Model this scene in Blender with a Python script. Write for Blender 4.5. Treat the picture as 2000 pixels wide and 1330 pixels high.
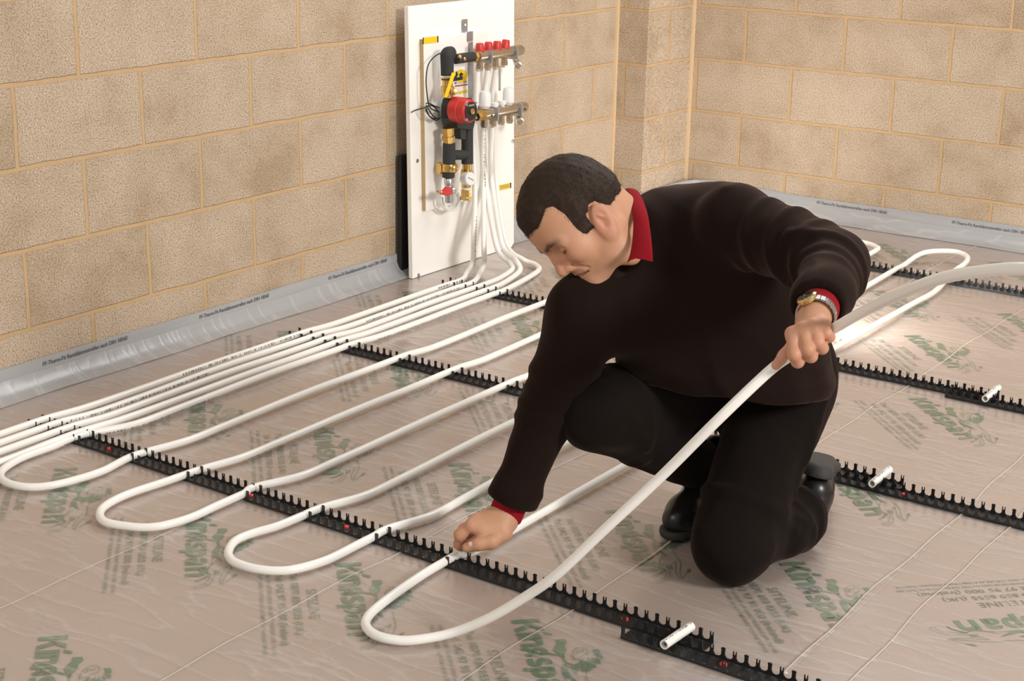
import bpy, bmesh, math, random
import numpy as np
from mathutils import Vector, Matrix
for o in list(bpy.data.objects): bpy.data.objects.remove(o)
S = bpy.context.scene
COL = S.collection
random.seed(7)
rng = np.random.default_rng(7)

# ------------------------------------------------------------------ camera
CAM = np.array([3.5106, -6.2461, 1.4650])
F = 3138.84
YAW, PIT, ROL = -0.6003, -0.2955, 0.0209
def cam_axes():
    cw, sw, cp, sp, cr, sr = math.cos(YAW), math.sin(YAW), math.cos(PIT), math.sin(PIT), math.cos(ROL), math.sin(ROL)
    f = np.array([sw*cp, cw*cp, sp]); r = np.array([cw, -sw, 0.0]); u = np.cross(r, f)
    return cr*r + sr*u, -sr*r + cr*u, f
AR, AU, AF = cam_axes()
cd = bpy.data.cameras.new('camera'); cam = bpy.data.objects.new('camera', cd); COL.objects.link(cam)
cd.sensor_width = 36; cd.lens = F/2000*36; cd.clip_start = .05; cd.clip_end = 60
cam.matrix_world = Matrix(((AR[0], AU[0], -AF[0], CAM[0]), (AR[1], AU[1], -AF[1], CAM[1]), (AR[2], AU[2], -AF[2], CAM[2]), (0, 0, 0, 1)))
S.camera = cam
# ------------------------------------------------------------------ light
W = bpy.data.worlds.new('World'); S.world = W; W.use_nodes = True
W.node_tree.nodes['Background'].inputs[0].default_value = (1.0, .955, .90, 1)
W.node_tree.nodes['Background'].inputs[1].default_value = .42
def area(name, loc, tgt, sx, sy, power, col):
    d = bpy.data.lights.new(name, 'AREA'); d.shape = 'RECTANGLE'; d.size = sx; d.size_y = sy; d.energy = power; d.color = col
    o = bpy.data.objects.new(name, d); COL.objects.link(o); o.location = loc
    o.rotation_euler = (Vector(tgt)-Vector(loc)).to_track_quat('-Z', 'Y').to_euler()
    return o
area('softbox_key', (7.9, -4.1, 3.3), (.3, -1.9, .4), 1.1, 1.1, 335, (1, .96, .91))
area('softbox_back', (1.9, -1.1, 3.1), (1.9, -2.9, 0), 2.4, 1.0, 62, (1, .98, .98))
area('softbox_front', (1.6, -7.4, 2.9), (1.6, -3.0, .2), 1.8, 1.4, 36, (1, .96, .91))
area('flash_corner', (.88, -.62, .14), (.1, -.25, .9), .12, .12, 2.7, (1, .96, .91))
area('flash_behind', (1.47, -1.6, .22), (1.75, -1.0, .0), .16, .16, 5, (1, .97, .93))
S.view_settings.view_transform = 'Standard'; S.view_settings.look = 'None'
S.view_settings.exposure = 0.0; S.view_settings.gamma = 1.0; S.view_settings.use_curve_mapping = False

# ------------------------------------------------------------------ helpers
def ray(u, v): return AR*(u-1000)/F - AU*(v-665)/F + AF
def at(u, v, dep): return CAM + ray(u, v)*dep
def at_z(u, v, z=0.0):
    d = ray(u, v); return CAM + d*((z-CAM[2])/d[2])
def at_x(u, v, x):
    d = ray(u, v); return CAM + d*((x-CAM[0])/d[0])
def tag(o, label=None, cat=None, group=None, kind=None):
    if label: o['label'] = label
    if cat: o['category'] = cat
    if group: o['group'] = group
    if kind: o['kind'] = kind
    return o
def empty(name, loc, label, cat, group=None):
    o = bpy.data.objects.new(name, None); COL.objects.link(o); o.location = loc; o.empty_display_size = .05
    return tag(o, label, cat, group)
class MB:
    def __init__(s): s.v = []; s.f = []; s.uv = None
    def add(s, vs, fs):
        b = len(s.v); s.v += [tuple(map(float, p)) for p in vs]; s.f += [tuple(b+i for i in f) for f in fs]; return s
    def box(s, a, b):
        (x0, y0, z0), (x1, y1, z1) = a, b
        return s.add([(x0,y0,z0),(x1,y0,z0),(x1,y1,z0),(x0,y1,z0),(x0,y0,z1),(x1,y0,z1),(x1,y1,z1),(x0,y1,z1)],
                     [(0,3,2,1),(4,5,6,7),(0,1,5,4),(1,2,6,5),(2,3,7,6),(3,0,4,7)])
    def obox(s, c, ax, ay, az):
        c = np.array(c, float); ax, ay, az = map(lambda q: np.array(q, float), (ax, ay, az))
        vs = [c+i*ax+j*ay+k*az for k in (-1, 1) for j in (-1, 1) for i in (-1, 1)]
        return s.add(vs, [(0,2,3,1),(4,5,7,6),(0,1,5,4),(1,3,7,5),(3,2,6,7),(2,0,4,6)])
    def lathe(s, p, q, prof, n=20, caps=True):
        p = np.array(p, float); q = np.array(q, float); d = q-p; L = np.linalg.norm(d); d /= L
        a = np.cross(d, (0, 0, 1.0));
        if np.linalg.norm(a) < 1e-3: a = np.cross(d, (0, 1.0, 0))
        a /= np.linalg.norm(a); b = np.cross(d, a); base = len(s.v)
        for t, r in prof:
            for k in range(n):
                w = 2*math.pi*k/n; s.v.append(tuple(p+d*L*t+(a*math.cos(w)+b*math.sin(w))*r))
        m = len(prof)
        for i in range(m-1):
            for k in range(n):
                k2 = (k+1) % n; s.f.append((base+i*n+k, base+i*n+k2, base+(i+1)*n+k2, base+(i+1)*n+k))
        if caps:
            s.f.append(tuple(base+k for k in range(n))[::-1]); s.f.append(tuple(base+(m-1)*n+k for k in range(n)))
        return s
    def cyl(s, p, q, r, n=20): return s.lathe(p, q, [(0, r), (1, r)], n)
    def bcyl(s, p, q, r, bv=.003, n=24):
        L = float(np.linalg.norm(np.array(q)-np.array(p))); t = min(.45, bv/L); e = bv*.3
        return s.lathe(p, q, [(0, r-bv), (t*.3, r-e), (t, r), (1-t, r), (1-t*.3, r-e), (1, r-bv)], n)
    def tube(s, pts, r, n=12, caps=True, hole=0):
        P = np.array(pts, float); N = len(P); T = np.gradient(P, axis=0); T /= np.linalg.norm(T, axis=1)[:, None]
        ref = np.array([0, 0, 1.0]); a = ref-T[0]*T[0].dot(ref)
        if np.linalg.norm(a) < .1: a = np.array([1.0, 0, 0])-T[0]*T[0][0]
        a /= np.linalg.norm(a); base = len(s.v); R = np.broadcast_to(r, (N,))
        for i in range(N):
            a = a-T[i]*T[i].dot(a); a /= np.linalg.norm(a); b = np.cross(T[i], a)
            for k in range(n):
                w = 2*math.pi*k/n; s.v.append(tuple(P[i]+(a*math.cos(w)+b*math.sin(w))*R[i]))
        for i in range(N-1):
            for k in range(n):
                k2 = (k+1) % n; s.f.append((base+i*n+k, base+i*n+k2, base+(i+1)*n+k2, base+(i+1)*n+k))
        if caps: s.f.append(tuple(base+k for k in range(n))[::-1]); s.f.append(tuple(base+(N-1)*n+k for k in range(n)))
        return s
    def sphere(s, c, r, n=16, sc=(1, 1, 1)):
        prof = [(-math.cos(math.pi*i/n)) for i in range(1, n)]
        c = np.array(c, float); base = len(s.v); m = 2*n
        for z in prof:
            q = math.sqrt(1-z*z)
            for k in range(m):
                w = 2*math.pi*k/m; s.v.append((c[0]+r*sc[0]*q*math.cos(w), c[1]+r*sc[1]*q*math.sin(w), c[2]+r*sc[2]*z))
        for i in range(n-2):
            for k in range(m):
                k2 = (k+1) % m; s.f.append((base+i*m+k, base+i*m+k2, base+(i+1)*m+k2, base+(i+1)*m+k))
        s.f.append(tuple(base+k for k in range(m))[::-1]); s.f.append(tuple(base+(n-2)*m+k for k in range(m)))
        return s
    def prism(s, poly, n):   # planar 3d polygon extruded by vector n
        P = [np.array(p, float) for p in poly]; n = np.array(n, float); k = len(P)
        return s.add(P+[p+n for p in P], [tuple(range(k))[::-1], tuple(range(k, 2*k))]+[(i, (i+1) % k, k+(i+1) % k, k+i) for i in range(k)])
    def build(s, name, mat, parent=None, smooth=False, bevel=0, sharp=35):
        me = bpy.data.meshes.new(name); me.from_pydata(s.v, [], s.f); me.update()
        o = bpy.data.objects.new(name, me); COL.objects.link(o)
        for m in (mat if isinstance(mat, (list, tuple)) else [mat]): me.materials.append(m)
        bm = bmesh.new(); bm.from_mesh(me); bmesh.ops.recalc_face_normals(bm, faces=bm.faces); bm.to_mesh(me); bm.free()
        if smooth:
            me.polygons.foreach_set('use_smooth', [True]*len(me.polygons)); me.set_sharp_from_angle(angle=math.radians(sharp))
        if bevel:
            b = o.modifiers.new('bevel', 'BEVEL'); b.width = bevel; b.segments = 2; b.limit_method = 'ANGLE'; b.angle_limit = math.radians(40)
        if parent: attach(o, parent)
        return o
def attach(o, parent):
    o.parent = parent
    bpy_m = Matrix.Translation(parent.location) if parent.parent is None else None
    if parent.parent is None: o.matrix_parent_inverse = Matrix.Translation(-Vector(parent.location))
    else: o.matrix_parent_inverse = Matrix.Identity(4)
    return o
def spline(pts, n=8):   # Catmull-Rom through points
    P = np.array(pts, float); P = np.vstack([2*P[0]-P[1], P, 2*P[-1]-P[-2]]); out = []
    for i in range(1, len(P)-2):
        a, b, c, d = P[i-1:i+3]
        for t in np.linspace(0, 1, n, endpoint=False):
            out.append(.5*((2*b)+(-a+c)*t+(2*a-5*b+4*c-d)*t*t+(-a+3*b-3*c+d)*t**3))
    out.append(P[-2]); return np.array(out)

# ------------------------------------------------------------------ materials
def mat(name, col, rough=.5, metal=0, **k):
    m = bpy.data.materials.new(name); m.use_nodes = True; b = m.node_tree.nodes['Principled BSDF']
    b.inputs['Base Color'].default_value = (*col, 1); b.inputs['Roughness'].default_value = rough; b.inputs['Metallic'].default_value = metal
    for q, v in k.items(): b.inputs[q.replace('_', ' ')].default_value = v
    return m
class NT:
    def __init__(s, m): s.t = m.node_tree; s.b = s.t.nodes.get('Principled BSDF')
    def n(s, ty, **k):
        q = s.t.nodes.new(ty)
        for a, v in k.items():
            if a.startswith('i_'):
                key = a[2:].replace('_', ' '); q.inputs[int(key) if key.isdigit() else key].default_value = v
            else: setattr(q, a, v)
        return q
    def l(s, a, b): s.t.links.new(a, b)
    def math(s, op, a, b=None, c=None):
        q = s.n('ShaderNodeMath', operation=op)
        for i, x in enumerate((a, b, c)):
            if x is None: continue
            if isinstance(x, (int, float)): q.inputs[i].default_value = x
            else: s.l(x, q.inputs[i])
        return q.outputs[0]
    def mix(s, fac, a, b, bt='MIX'):
        q = s.n('ShaderNodeMix', data_type='RGBA', blend_type=bt)
        for i, x in ((0, fac), (6, a), (7, b)):
            if isinstance(x, (int, float)): q.inputs[i].default_value = x
            elif isinstance(x, tuple): q.inputs[i].default_value = (*x, 1) if len(x) == 3 else x
            else: s.l(x, q.inputs[i])
        return q.outputs[2]
    def noise(s, vec, scale, det=2, rough=.5, out=0):
        q = s.n('ShaderNodeTexNoise', i_Scale=scale, i_Detail=det, i_Roughness=rough)
        if vec is not None: s.l(vec, q.inputs['Vector'])
        return q.outputs[out]
    def ramp(s, fac, stops):
        q = s.n('ShaderNodeValToRGB'); s.l(fac, q.inputs[0]); e = q.color_ramp.elements
        while len(e) < len(stops): e.new(.5)
        for x, (p, c) in zip(e, stops): x.position = p; x.color = (*c, 1) if len(c) == 3 else (c[0],)*3+(1,)
        return q.outputs[0]
    def mapping(s, scale=(1, 1, 1), loc=(0, 0, 0), rot=(0, 0, 0), coord='Object'):
        tc = s.n('ShaderNodeTexCoord'); mp = s.n('ShaderNodeMapping'); s.l(tc.outputs[coord], mp.inputs[0])
        mp.inputs['Scale'].default_value = scale; mp.inputs['Location'].default_value = loc; mp.inputs['Rotation'].default_value = rot
        return mp.outputs[0]
    def bump(s, h, strength, dist):
        q = s.n('ShaderNodeBump', i_Strength=strength, i_Distance=dist); s.l(h, q.inputs['Height']); s.l(q.outputs[0], s.b.inputs['Normal']); return q

ZB = .171      # height of the lowest visible bed joint above the film
def block_mat(name, axis, phase, parity):
    """concrete blocks 440x215 with 10 mm joints; axis = horizontal world axis; phase = joint position; parity = which courses are shifted"""
    m = mat(name, (.4, .3, .2), .9); t = NT(m)
    tc = t.n('ShaderNodeTexCoord'); sp = t.n('ShaderNodeSeparateXYZ'); t.l(tc.outputs['Object'], sp.inputs[0])
    wob = t.noise(tc.outputs['Object'], 9, 2)
    wv = t.math('MULTIPLY', t.math('SUBTRACT', wob, .5), .010)
    u = t.math('ADD', t.math('ADD', sp.outputs[axis], 45*.45-phase), wv); v = t.math('ADD', t.math('ADD', sp.outputs[2], 22*.225-ZB+parity*.225), wv)
    cb = t.n('ShaderNodeCombineXYZ'); t.l(u, cb.inputs[0]); t.l(v, cb.inputs[1])
    br = t.n('ShaderNodeTexBrick', offset=.5, offset_frequency=2, squash=1, i_Scale=1, i_Brick_Width=.45, i_Row_Height=.225, i_Mortar_Size=.0075, i_Mortar_Smooth=.5, i_Bias=0)
    br.inputs['Color1'].default_value = (0, 0, 0, 1); br.inputs['Color2'].default_value = (1, 1, 1, 1); br.inputs['Mortar'].default_value = (.5, .5, .5, 1)
    t.l(cb.outputs[0], br.inputs['Vector'])
    gr = t.noise(tc.outputs['Object'], 210, 2, .7); big = t.noise(tc.outputs['Object'], 5, 3, .6); fine = t.noise(tc.outputs['Object'], 480, 1)
    tone = t.mix(br.outputs['Color'], (.475, .355, .235), (.575, .45, .325))
    tone = t.mix(t.ramp(big, [(.35, (.0,)), (.68, (.75,))]), tone, (.66, .53, .40))
    tone = t.mix(t.ramp(big, [(.30, (.35,)), (.44, (.0,))]), tone, (.43, .305, .195))
    spk = t.ramp(gr, [(.30, (.36, .36, .36)), (.45, (.88, .88, .88)), (.62, (1.12, 1.12, 1.12)), (.74, (1.7, 1.65, 1.55))])
    tone = t.mix(1.0, tone, spk, 'MULTIPLY')
    mor = t.mix(t.noise(tc.outputs['Object'], 24, 4), (.50, .33, .17), (.61, .425, .24))
    mor = t.mix(1.0, mor, t.ramp(fine, [(.3, (.86,)), (.7, (1.12,))]), 'MULTIPLY')
    fac = t.ramp(br.outputs['Fac'], [(.02, (0,)), (.45, (1,))])
    t.l(t.mix(fac, tone, mor), t.b.inputs['Base Color'])
    h = t.math('MULTIPLY_ADD', t.math('ADD', gr, t.math('MULTIPLY', fine, .5)), t.math('SUBTRACT', 1.0, t.math('MULTIPLY', fac, .85)), t.math('MULTIPLY', fac, -.5))
    t.bump(h, .85, .0042)
    return m
M = {}
M['mortar'] = mat('mortar', (.62, .44, .26), .92); _t = NT(M['mortar']); _t.bump(_t.noise(_t.mapping(), 160, 3), .6, .003)
M['white_pipe'] = mat('white_pipe', (.90, .885, .84), .28, Subsurface_Weight=.0)
M['black_plastic'] = mat('black_plastic', (.017, .017, .018), .4)
M['red_plastic'] = mat('red_plastic', (.58, .035, .03), .38)
M['print_green'] = mat('print_green', (.075, .18, .075), .4)
M['print_green_faint'] = mat('print_green_faint', (.115, .155, .085), .4)
M['print_grey'] = mat('print_grey', (.10, .105, .12), .5)
M['white_panel'] = mat('white_panel', (.96, .945, .90), .35)
M['panel_edge'] = mat('panel_edge', (.78, .75, .70), .45)
M['foam'] = mat('foam', (.028, .029, .03), .75)
M['nickel'] = mat('nickel', (.62, .54, .43), .28, 1)
M['steel'] = mat('steel', (.55, .56, .57), .3, 1)
M['brass'] = mat('brass', (.72, .48, .16), .27, 1)
M['yellow'] = mat('yellow', (.90, .62, .02), .4)
M['white_plastic'] = mat('white_plastic', (.80, .80, .78), .35)
M['galv'] = mat('galv', (.42, .44, .46), .4, .7)
m = mat('chipboard', (.5, .34, .16), .8); t = NT(m); M['chipboard'] = m
t.l(t.mix(t.noise(t.mapping(), 260, 2), (.36, .22, .09), (.68, .52, .30)), t.b.inputs['Base Color'])
m = mat('pipe_printed', (.90, .885, .84), .27); t = NT(m); M['pipe'] = m
tc = t.n('ShaderNodeTexCoord'); sp = t.n('ShaderNodeSeparateXYZ'); t.l(tc.outputs['UV'], sp.inputs[0])
band = t.math('LESS_THAN', sp.outputs[0], .058)
cb = t.n('ShaderNodeCombineXYZ'); t.l(t.math('MULTIPLY', sp.outputs[0], 12), cb.inputs[0]); t.l(t.math('MULTIPLY', sp.outputs[1], 230), cb.inputs[1])
let = t.math('GREATER_THAN', t.noise(cb.outputs[0], 1.2, 1), .52)
run = t.math('LESS_THAN', t.math('FRACT', t.math('MULTIPLY', sp.outputs[1], .83)), .42)
t.l(t.mix(t.math('MULTIPLY', t.math('MULTIPLY', band, let), run), (.90, .885, .84), (.16, .15, .15)), t.b.inputs['Base Color'])
# ------------------------------------------------------------------ setting: floor and walls
def quad_obj(name, pts, m, kind='structure', label=None, cat=None):
    o = MB().add(pts, [tuple(range(len(pts)))]).build(name, m); 
    if kind: o['kind'] = kind
    return tag(o, label, cat)
m = mat('floor_board', (.50, .375, .285), .55); t = NT(m); M['floor'] = m
n1 = t.noise(t.mapping((2.2, 2.2, 1)), 1.4, 3)
t.l(t.mix(n1, (.425, .32, .26), (.50, .395, .335)), t.b.inputs['Base Color'])
quad = [(0, 0), (0, -9), (9, -9), (9, 0)]
fl = MB().box((-.3, -9, -.12), (9, .3, -.0035)).build('floor', M['floor']); tag(fl, 'beige insulation board floor under clear film', 'floor', None, 'structure')
H = 2.7
wl = MB().box((-.2, -9, -.12), (0, .0, H)).build('wall_left', block_mat('blocks_left', 1, -.5610, 0)); tag(wl, 'left concrete block wall behind the manifold panel', 'wall', None, 'structure')
wb = MB().box((-.2, 0, -.12), (9, .2, H)).build('wall_back', block_mat('blocks_back', 0, .178, 0)); tag(wb, 'right hand concrete block wall behind the kneeling man', 'wall', None, 'structure')
PX, PY = .15, -.39
wc = MB().add([(-.02, PY, -.12), (PX, PY, -.12), (PX, PY, H), (-.02, PY, H)], [(0, 1, 2, 3)])
wc.add([(PX, PY, -.12), (PX, .02, -.12), (PX, .02, H), (PX, PY, H)], [(0, 1, 2, 3)]).add([(-.02, PY, H), (PX, PY, H), (PX, .02, H), (-.02, .02, H)], [(0, 1, 2, 3)])
wc = wc.build('wall_corner', [block_mat('blocks_pier_front', 0, .045, 0), block_mat('blocks_pier_side', 1, -.195, 1)])
wc.data.polygons[1].material_index = 1; tag(wc, 'block pier standing in the corner between the two walls', 'wall', None, 'structure')
for nm, cx, cy, sx, sy, par in (('joint', 0, PY, 1, -1, wc), ('joint', PX, 0, 1, -1, wb)):
    b = MB(); r = .013
    pr = [(cx-.004, cy+.004*(1)), (cx+sx*r, cy+.004), (cx+sx*r*.6, cy+sy*r*.6), (cx-.004, cy+sy*r)]
    b.prism([(x, y, 0) for x, y in pr], (0, 0, H)).build('mortar_joint', M['mortar'], par)

def face_up(o):
    o.data.flip_normals() if o.data.polygons[0].normal.z < 0 else None
    return o
# ------------------------------------------------------------------ clear film laid over the boards
def film_mat(name, tint, amount, gloss=1.0, rough=.2):
    m = bpy.data.materials.new(name); m.use_nodes = True; t = NT(m); b = t.b
    b.inputs['Base Color'].default_value = (*tint, 1); b.inputs['Roughness'].default_value = .22; b.inputs['IOR'].default_value = 1.5
    v = t.mapping((1.1, 5.0, 1), rot=(0, 0, math.radians(-14))); 
    big = t.noise(v, 1.6, 3, .55); v2 = t.mapping((3, 14, 1), rot=(0, 0, math.radians(-22))); mid = t.noise(v2, 1.1, 2, .5)
    v3 = t.mapping((9, 7, 1)); sm = t.noise(v3, 1.5, 3, .6)
    ridge = t.math('SUBTRACT', 1.0, t.math('MULTIPLY', t.math('ABSOLUTE', t.math('SUBTRACT', mid, .5)), 7.0)); ridge = t.math('MAXIMUM', ridge, 0.0)
    h = t.math('ADD', t.math('ADD', t.math('MULTIPLY', big, 1.0), t.math('MULTIPLY', sm, .12)), t.math('MULTIPLY', t.math('POWER', ridge, 3.0), .10))
    bp = t.bump(h, .42, .012)
    tr = t.n('ShaderNodeBsdfTransparent'); mx = t.n('ShaderNodeMixShader')
    v4 = t.mapping((7, 11, 1), rot=(0, 0, .5)); n4 = t.noise(v4, 1.3, 2, .5); r4 = t.math('MAXIMUM', t.math('SUBTRACT', 1.0, t.math('MULTIPLY', t.math('ABSOLUTE', t.math('SUBTRACT', n4, .52)), 22.0)), 0.0)
    msk = t.ramp(t.noise(t.mapping((1.3, 1.3, 1)), 1.2, 1), [(.45, (0,)), (.62, (1,))]); r4 = t.math('MULTIPLY', t.math('MULTIPLY', r4, msk), 0.11 if gloss > .5 else 0.0); amount = t.math('ADD', r4, amount)
    fac = t.math('ADD', t.math('MULTIPLY', t.math('POWER', ridge, 5.0), .18), amount)
    t.l(fac, mx.inputs[0]); t.l(tr.outputs[0], mx.inputs[1]); t.l(b.outputs[0], mx.inputs[2])
    gl = t.n('ShaderNodeBsdfGlossy', i_Roughness=rough); t.l(bp.outputs[0], gl.inputs['Normal'])
    fr = t.n('ShaderNodeLayerWeight', i_Blend=.5); t.l(bp.outputs[0], fr.inputs['Normal'])
    m2 = t.n('ShaderNodeMixShader'); t.l(t.math('MULTIPLY_ADD', t.math('POWER', fr.outputs[1], 4.0), .95*gloss, .04*gloss), m2.inputs[0]); t.l(mx.outputs[0], m2.inputs[1]); t.l(gl.outputs[0], m2.inputs[2])
    t.l(m2.outputs[0], t.t.nodes['Material Output'].inputs[0])
    return m
M['film'] = film_mat('film', (.79, .77, .745), .12)
M['film_fold'] = mat('film_fold', (.70, .62, .54), .3)
def wob(y, k=0): return .004*math.sin(y*7+k)+.003*math.sin(y*17.3+k*2)
def film_sheet(x0, x1, folds, z, label):
    b = MB(); ys = np.linspace(-7.5, -.02, 160); xs = [x0]
    prof = [(x0, 0.0)]
    for fx in folds: prof += [(fx-.006, 0), (fx-.0010, .0014), (fx+.0010, .0014), (fx+.006, 0)]
    prof.append((x1, 0)); nn = len(prof)
    vs = [(px+(wob(y, px) if 0 < i < nn-1 else 0), y, z+pz) for y in ys for i, (px, pz) in enumerate(prof)]
    fs = [(j*nn+i, j*nn+i+1, (j+1)*nn+i+1, (j+1)*nn+i) for j in range(len(ys)-1) for i in range(nn-1)]
    o = b.add(vs, fs).build('polythene_sheet', [M['film'], M['film_fold']])
    for k, p in enumerate(o.data.polygons):
        if k % (nn-1) and (k % (nn-1)-1) % 4 == 1: p.material_index = 1
    return tag(face_up(o), label, 'plastic sheet')
sheetA = film_sheet(.012, 2.42, [1.03, 1.50, 1.95, 2.41], 0.0, 'wide clear plastic sheet printed with green lettering under the pipes and rails')
sheetB = film_sheet(2.415, 5.5, [2.525], -.0012, 'clear plastic sheet at the right edge with upside-down green lettering, beyond the long seam')

# ------------------------------------------------------------------ green printing
def text2d(body, length, height, bold=0.0):
    c = bpy.data.curves.new('lettering', 'FONT'); c.body = body; c.size = 1; c.offset = bold; c.resolution_u = 3
    o = bpy.data.objects.new('lettering', c); COL.objects.link(o); dg = bpy.context.evaluated_depsgraph_get(); dg.update()
    me = bpy.data.meshes.new_from_object(o.evaluated_get(dg)); V = np.array([v.co[:2] for v in me.vertices]); Fc = [tuple(p.vertices) for p in me.polygons]
    bpy.data.objects.remove(o); bpy.data.curves.remove(c); bpy.data.meshes.remove(me)
    lo = V.min(0); hi = V.max(0); V[:, 0] = (V[:, 0]-lo[0])/(hi[0]-lo[0])*length; V[:, 1] = V[:, 1]/.73*height
    return V, Fc
def ribbon(pts, w):
    P = np.array(pts, float); T = np.gradient(P, axis=0); T /= np.linalg.norm(T, axis=1)[:, None]+1e-9; N = np.stack([-T[:, 1], T[:, 0]], 1)
    n = len(P); vs = np.vstack([P+N*w/2, P-N*w/2]); return vs, [(i, i+1, n+i+1, n+i) for i in range(n-1)]
def arc(cx, cy, rx, ry, a0, a1, n=12): return [(cx+rx*math.cos(math.radians(a)), cy+ry*math.sin(math.radians(a))) for a in np.linspace(a0, a1, n)]
def logo_parts():
    L = []   # list of (verts2d, faces) in millimetres
    W_ = 13.0; X = 45.0
    def bar(x0, y0, x1, y1): L.append((np.array([(x0, y0), (x1, y0), (x1, y1), (x0, y1)], float), [(0, 1, 2, 3)]))
    def rib(p, w=W_): L.append(ribbon(p, w))
    def poly(p): L.append((np.array(p, float), [tuple(range(len(p)))]))
    bar(0, 0, 14, 55); poly([(14, 22), (34, 55), (49, 55), (28, 27)]); poly([(19, 31), (28, 40), (51, 0), (35, 0)])            # K
    bar(54, 0, 66, X); poly([(54, 52), (64, 68), (72, 68), (66, 52)])                                                            # i with accent
    bar(70, 0, 82, X); rib([(76, 34)]+arc(92, 26, 10, 13, 120, 0)+[(102, 0)], 12)                                               # n
    rib(arc(128, 30, 11, 10.5, 0, 360, 24), 10); poly([(132, 40), (140, 44), (150, 64), (143, 62)]); rib(arc(128, 2, 12, 14, 200, 20, 14)+[(139, 14)], 10); bar(133, 2, 144, 34)   # g
    rib([(176, 39), (168, 40)]+arc(165, 32, 9, 8, 90, 240, 8)+[(168, 21)]+arc(167, 13, 10, 8, 50, -110, 8)+[(153, 5)], 11)     # s
    bar(186, -13, 198, X); rib(arc(206, 23, 11, 16.5, 150, -150, 20), 12)                                                        # p
    rib([(232, 40)]+arc(243, 30, 12, 10, 130, 0, 8)+[(255, 0)], 12); rib(arc(242, 13, 9.5, 9, 0, 360, 20), 10)                   # a
    bar(274, 0, 286, X); rib([(280, 34)]+arc(298, 26, 12, 13, 125, 0)+[(310, 0)], 12)                                            # n
    L2 = []
    for v, f in L: L2.append((v*np.array([335/316.0, 1.0]), f))
    POLY = [[(133,58),(106,71),(92,70),(93,88),(105,91),(115,83),(140,82),(150,75),(171,71),(163,67)],[(189,67),(209,58),(236,57),(271,57),(247,59),(240,63),(259,71),(270,79),(241,71),(220,67),(204,75)],[(197,80),(192,94),(169,110),(200,100),(213,90),(233,82),(213,76)],[(170,118),(184,117),(218,104),(227,94),(213,95),(194,106)],[(171,125),(193,125),(219,113),(228,102),(218,104),(195,116)],[(175,128),(200,127),(212,123),(213,116),(196,123)],[(168,130),(183,137),(198,136),(202,132)],[(157,131),(170,145),(185,145),(177,139)],[(143,130),(144,143),(163,146),(158,137)],[(354,95),(338,100),(333,110),(347,104)]]
    STR = [(1.6,[(177,89),(156,90),(142,96),(134,103),(130,112),(136,121),(149,124)]),(1.6,[(156,93),(157,99),(146,101),(143,106),(148,111),(139,116)]),(1.6,[(177,89),(175,98),(165,108),(159,117),(153,123)]),(3.6,[(157,72),(175,70),(189,74),(195,82)]),(2.8,[(271,57),(284,54),(303,47),(320,47),(332,54),(340,48)]),(4.2,[(357,21),(352,33),(342,43),(328,51)]),(1.5,[(261,65),(273,62),(280,55)]),(1.5,[(340,55),(353,49),(374,41),(382,29),(384,21),(394,22),(391,33),(374,51),(341,61),(315,63),(308,74),(295,88)]),(1.5,[(308,61),(329,65),(313,69),(329,69),(313,73)]),(1.6,[(298,87),(343,74),(372,73),(379,78),(354,80),(303,96),(262,96),(242,97),(228,101)]),(1.5,[(373,80),(366,88),(354,95)])]
    for p in POLY: L2.append((np.array(p, float), [tuple(range(len(p)))]))
    for w, p in STR: L2.append(ribbon(spline(p, 4), w))
    return L2
def flat_mesh(name, parts, s, m):
    b = MB()
    for v, f in parts: b.add([(x*s, y*s, 0) for x, y in v], f)
    me = bpy.data.meshes.new(name); me.from_pydata(b.v, [], b.f); me.materials.append(m)
    bm = bmesh.new(); bm.from_mesh(me); 
    for q in bm.faces:
        q.normal_update()
        if q.normal.z < 0: q.normal_flip()
    bm.to_mesh(me); bm.free(); return me
LOGO = flat_mesh('printed_logo', logo_parts(), .001, M['print_green'])
tx = []
for body, X0, Y0, ln, h, bo in (('SITELINE', .116, -.069, .134, .0225, 0), ('Tel: 0870 850 8555 (UK)', .030, -.099, .283, .0165, .006), ('Tel: 042 97 95 000 (Ireland)', .030, -.129, .325, .0165, .006),
      ('WARNING - DO NOT STAND ON OR LEAN AGAINST THE BOARDS UNTIL THEY ARE', .0, -.148, .393, .0085, .01), ('FULLY SUPPORTED - NOT FOR USE AS A TEMPORARY WALKING SURFACE', .0, -.165, .388, .0085, .01)):
    V, Fc = text2d(body, ln, h, bo); tx.append((V+np.array([X0, Y0]), Fc))
LETT = flat_mesh('printed_lettering', tx, 1.0, M['print_green_faint'])
def stamp(sheet, x, y, ang, lett=True):
    for me, nm in ((LOGO, 'printed_logo'), (LETT, 'printed_lettering')):
        if me is LETT and not lett: continue
        mu = me
        if sheet is sheetA and x > 2.0:      # printing is cut off where the sheet is folded under
            mu = me.copy(); bm = bmesh.new(); bm.from_mesh(mu); s2 = math.sqrt(.5)
            bmesh.ops.bisect_plane(bm, geom=bm.verts[:]+bm.edges[:]+bm.faces[:], plane_co=((2.404-x)/s2, 0, 0), plane_no=(s2, s2, 0), clear_outer=True); bm.to_mesh(mu); bm.free()
            if not mu.polygons: continue
        o = bpy.data.objects.new(nm, mu); COL.objects.link(o); o.location = (x, y, -.0011 if sheet is sheetA else -.0023); o.rotation_euler = (0, 0, ang); attach(o, sheet)
A45 = math.radians(-45)
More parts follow.
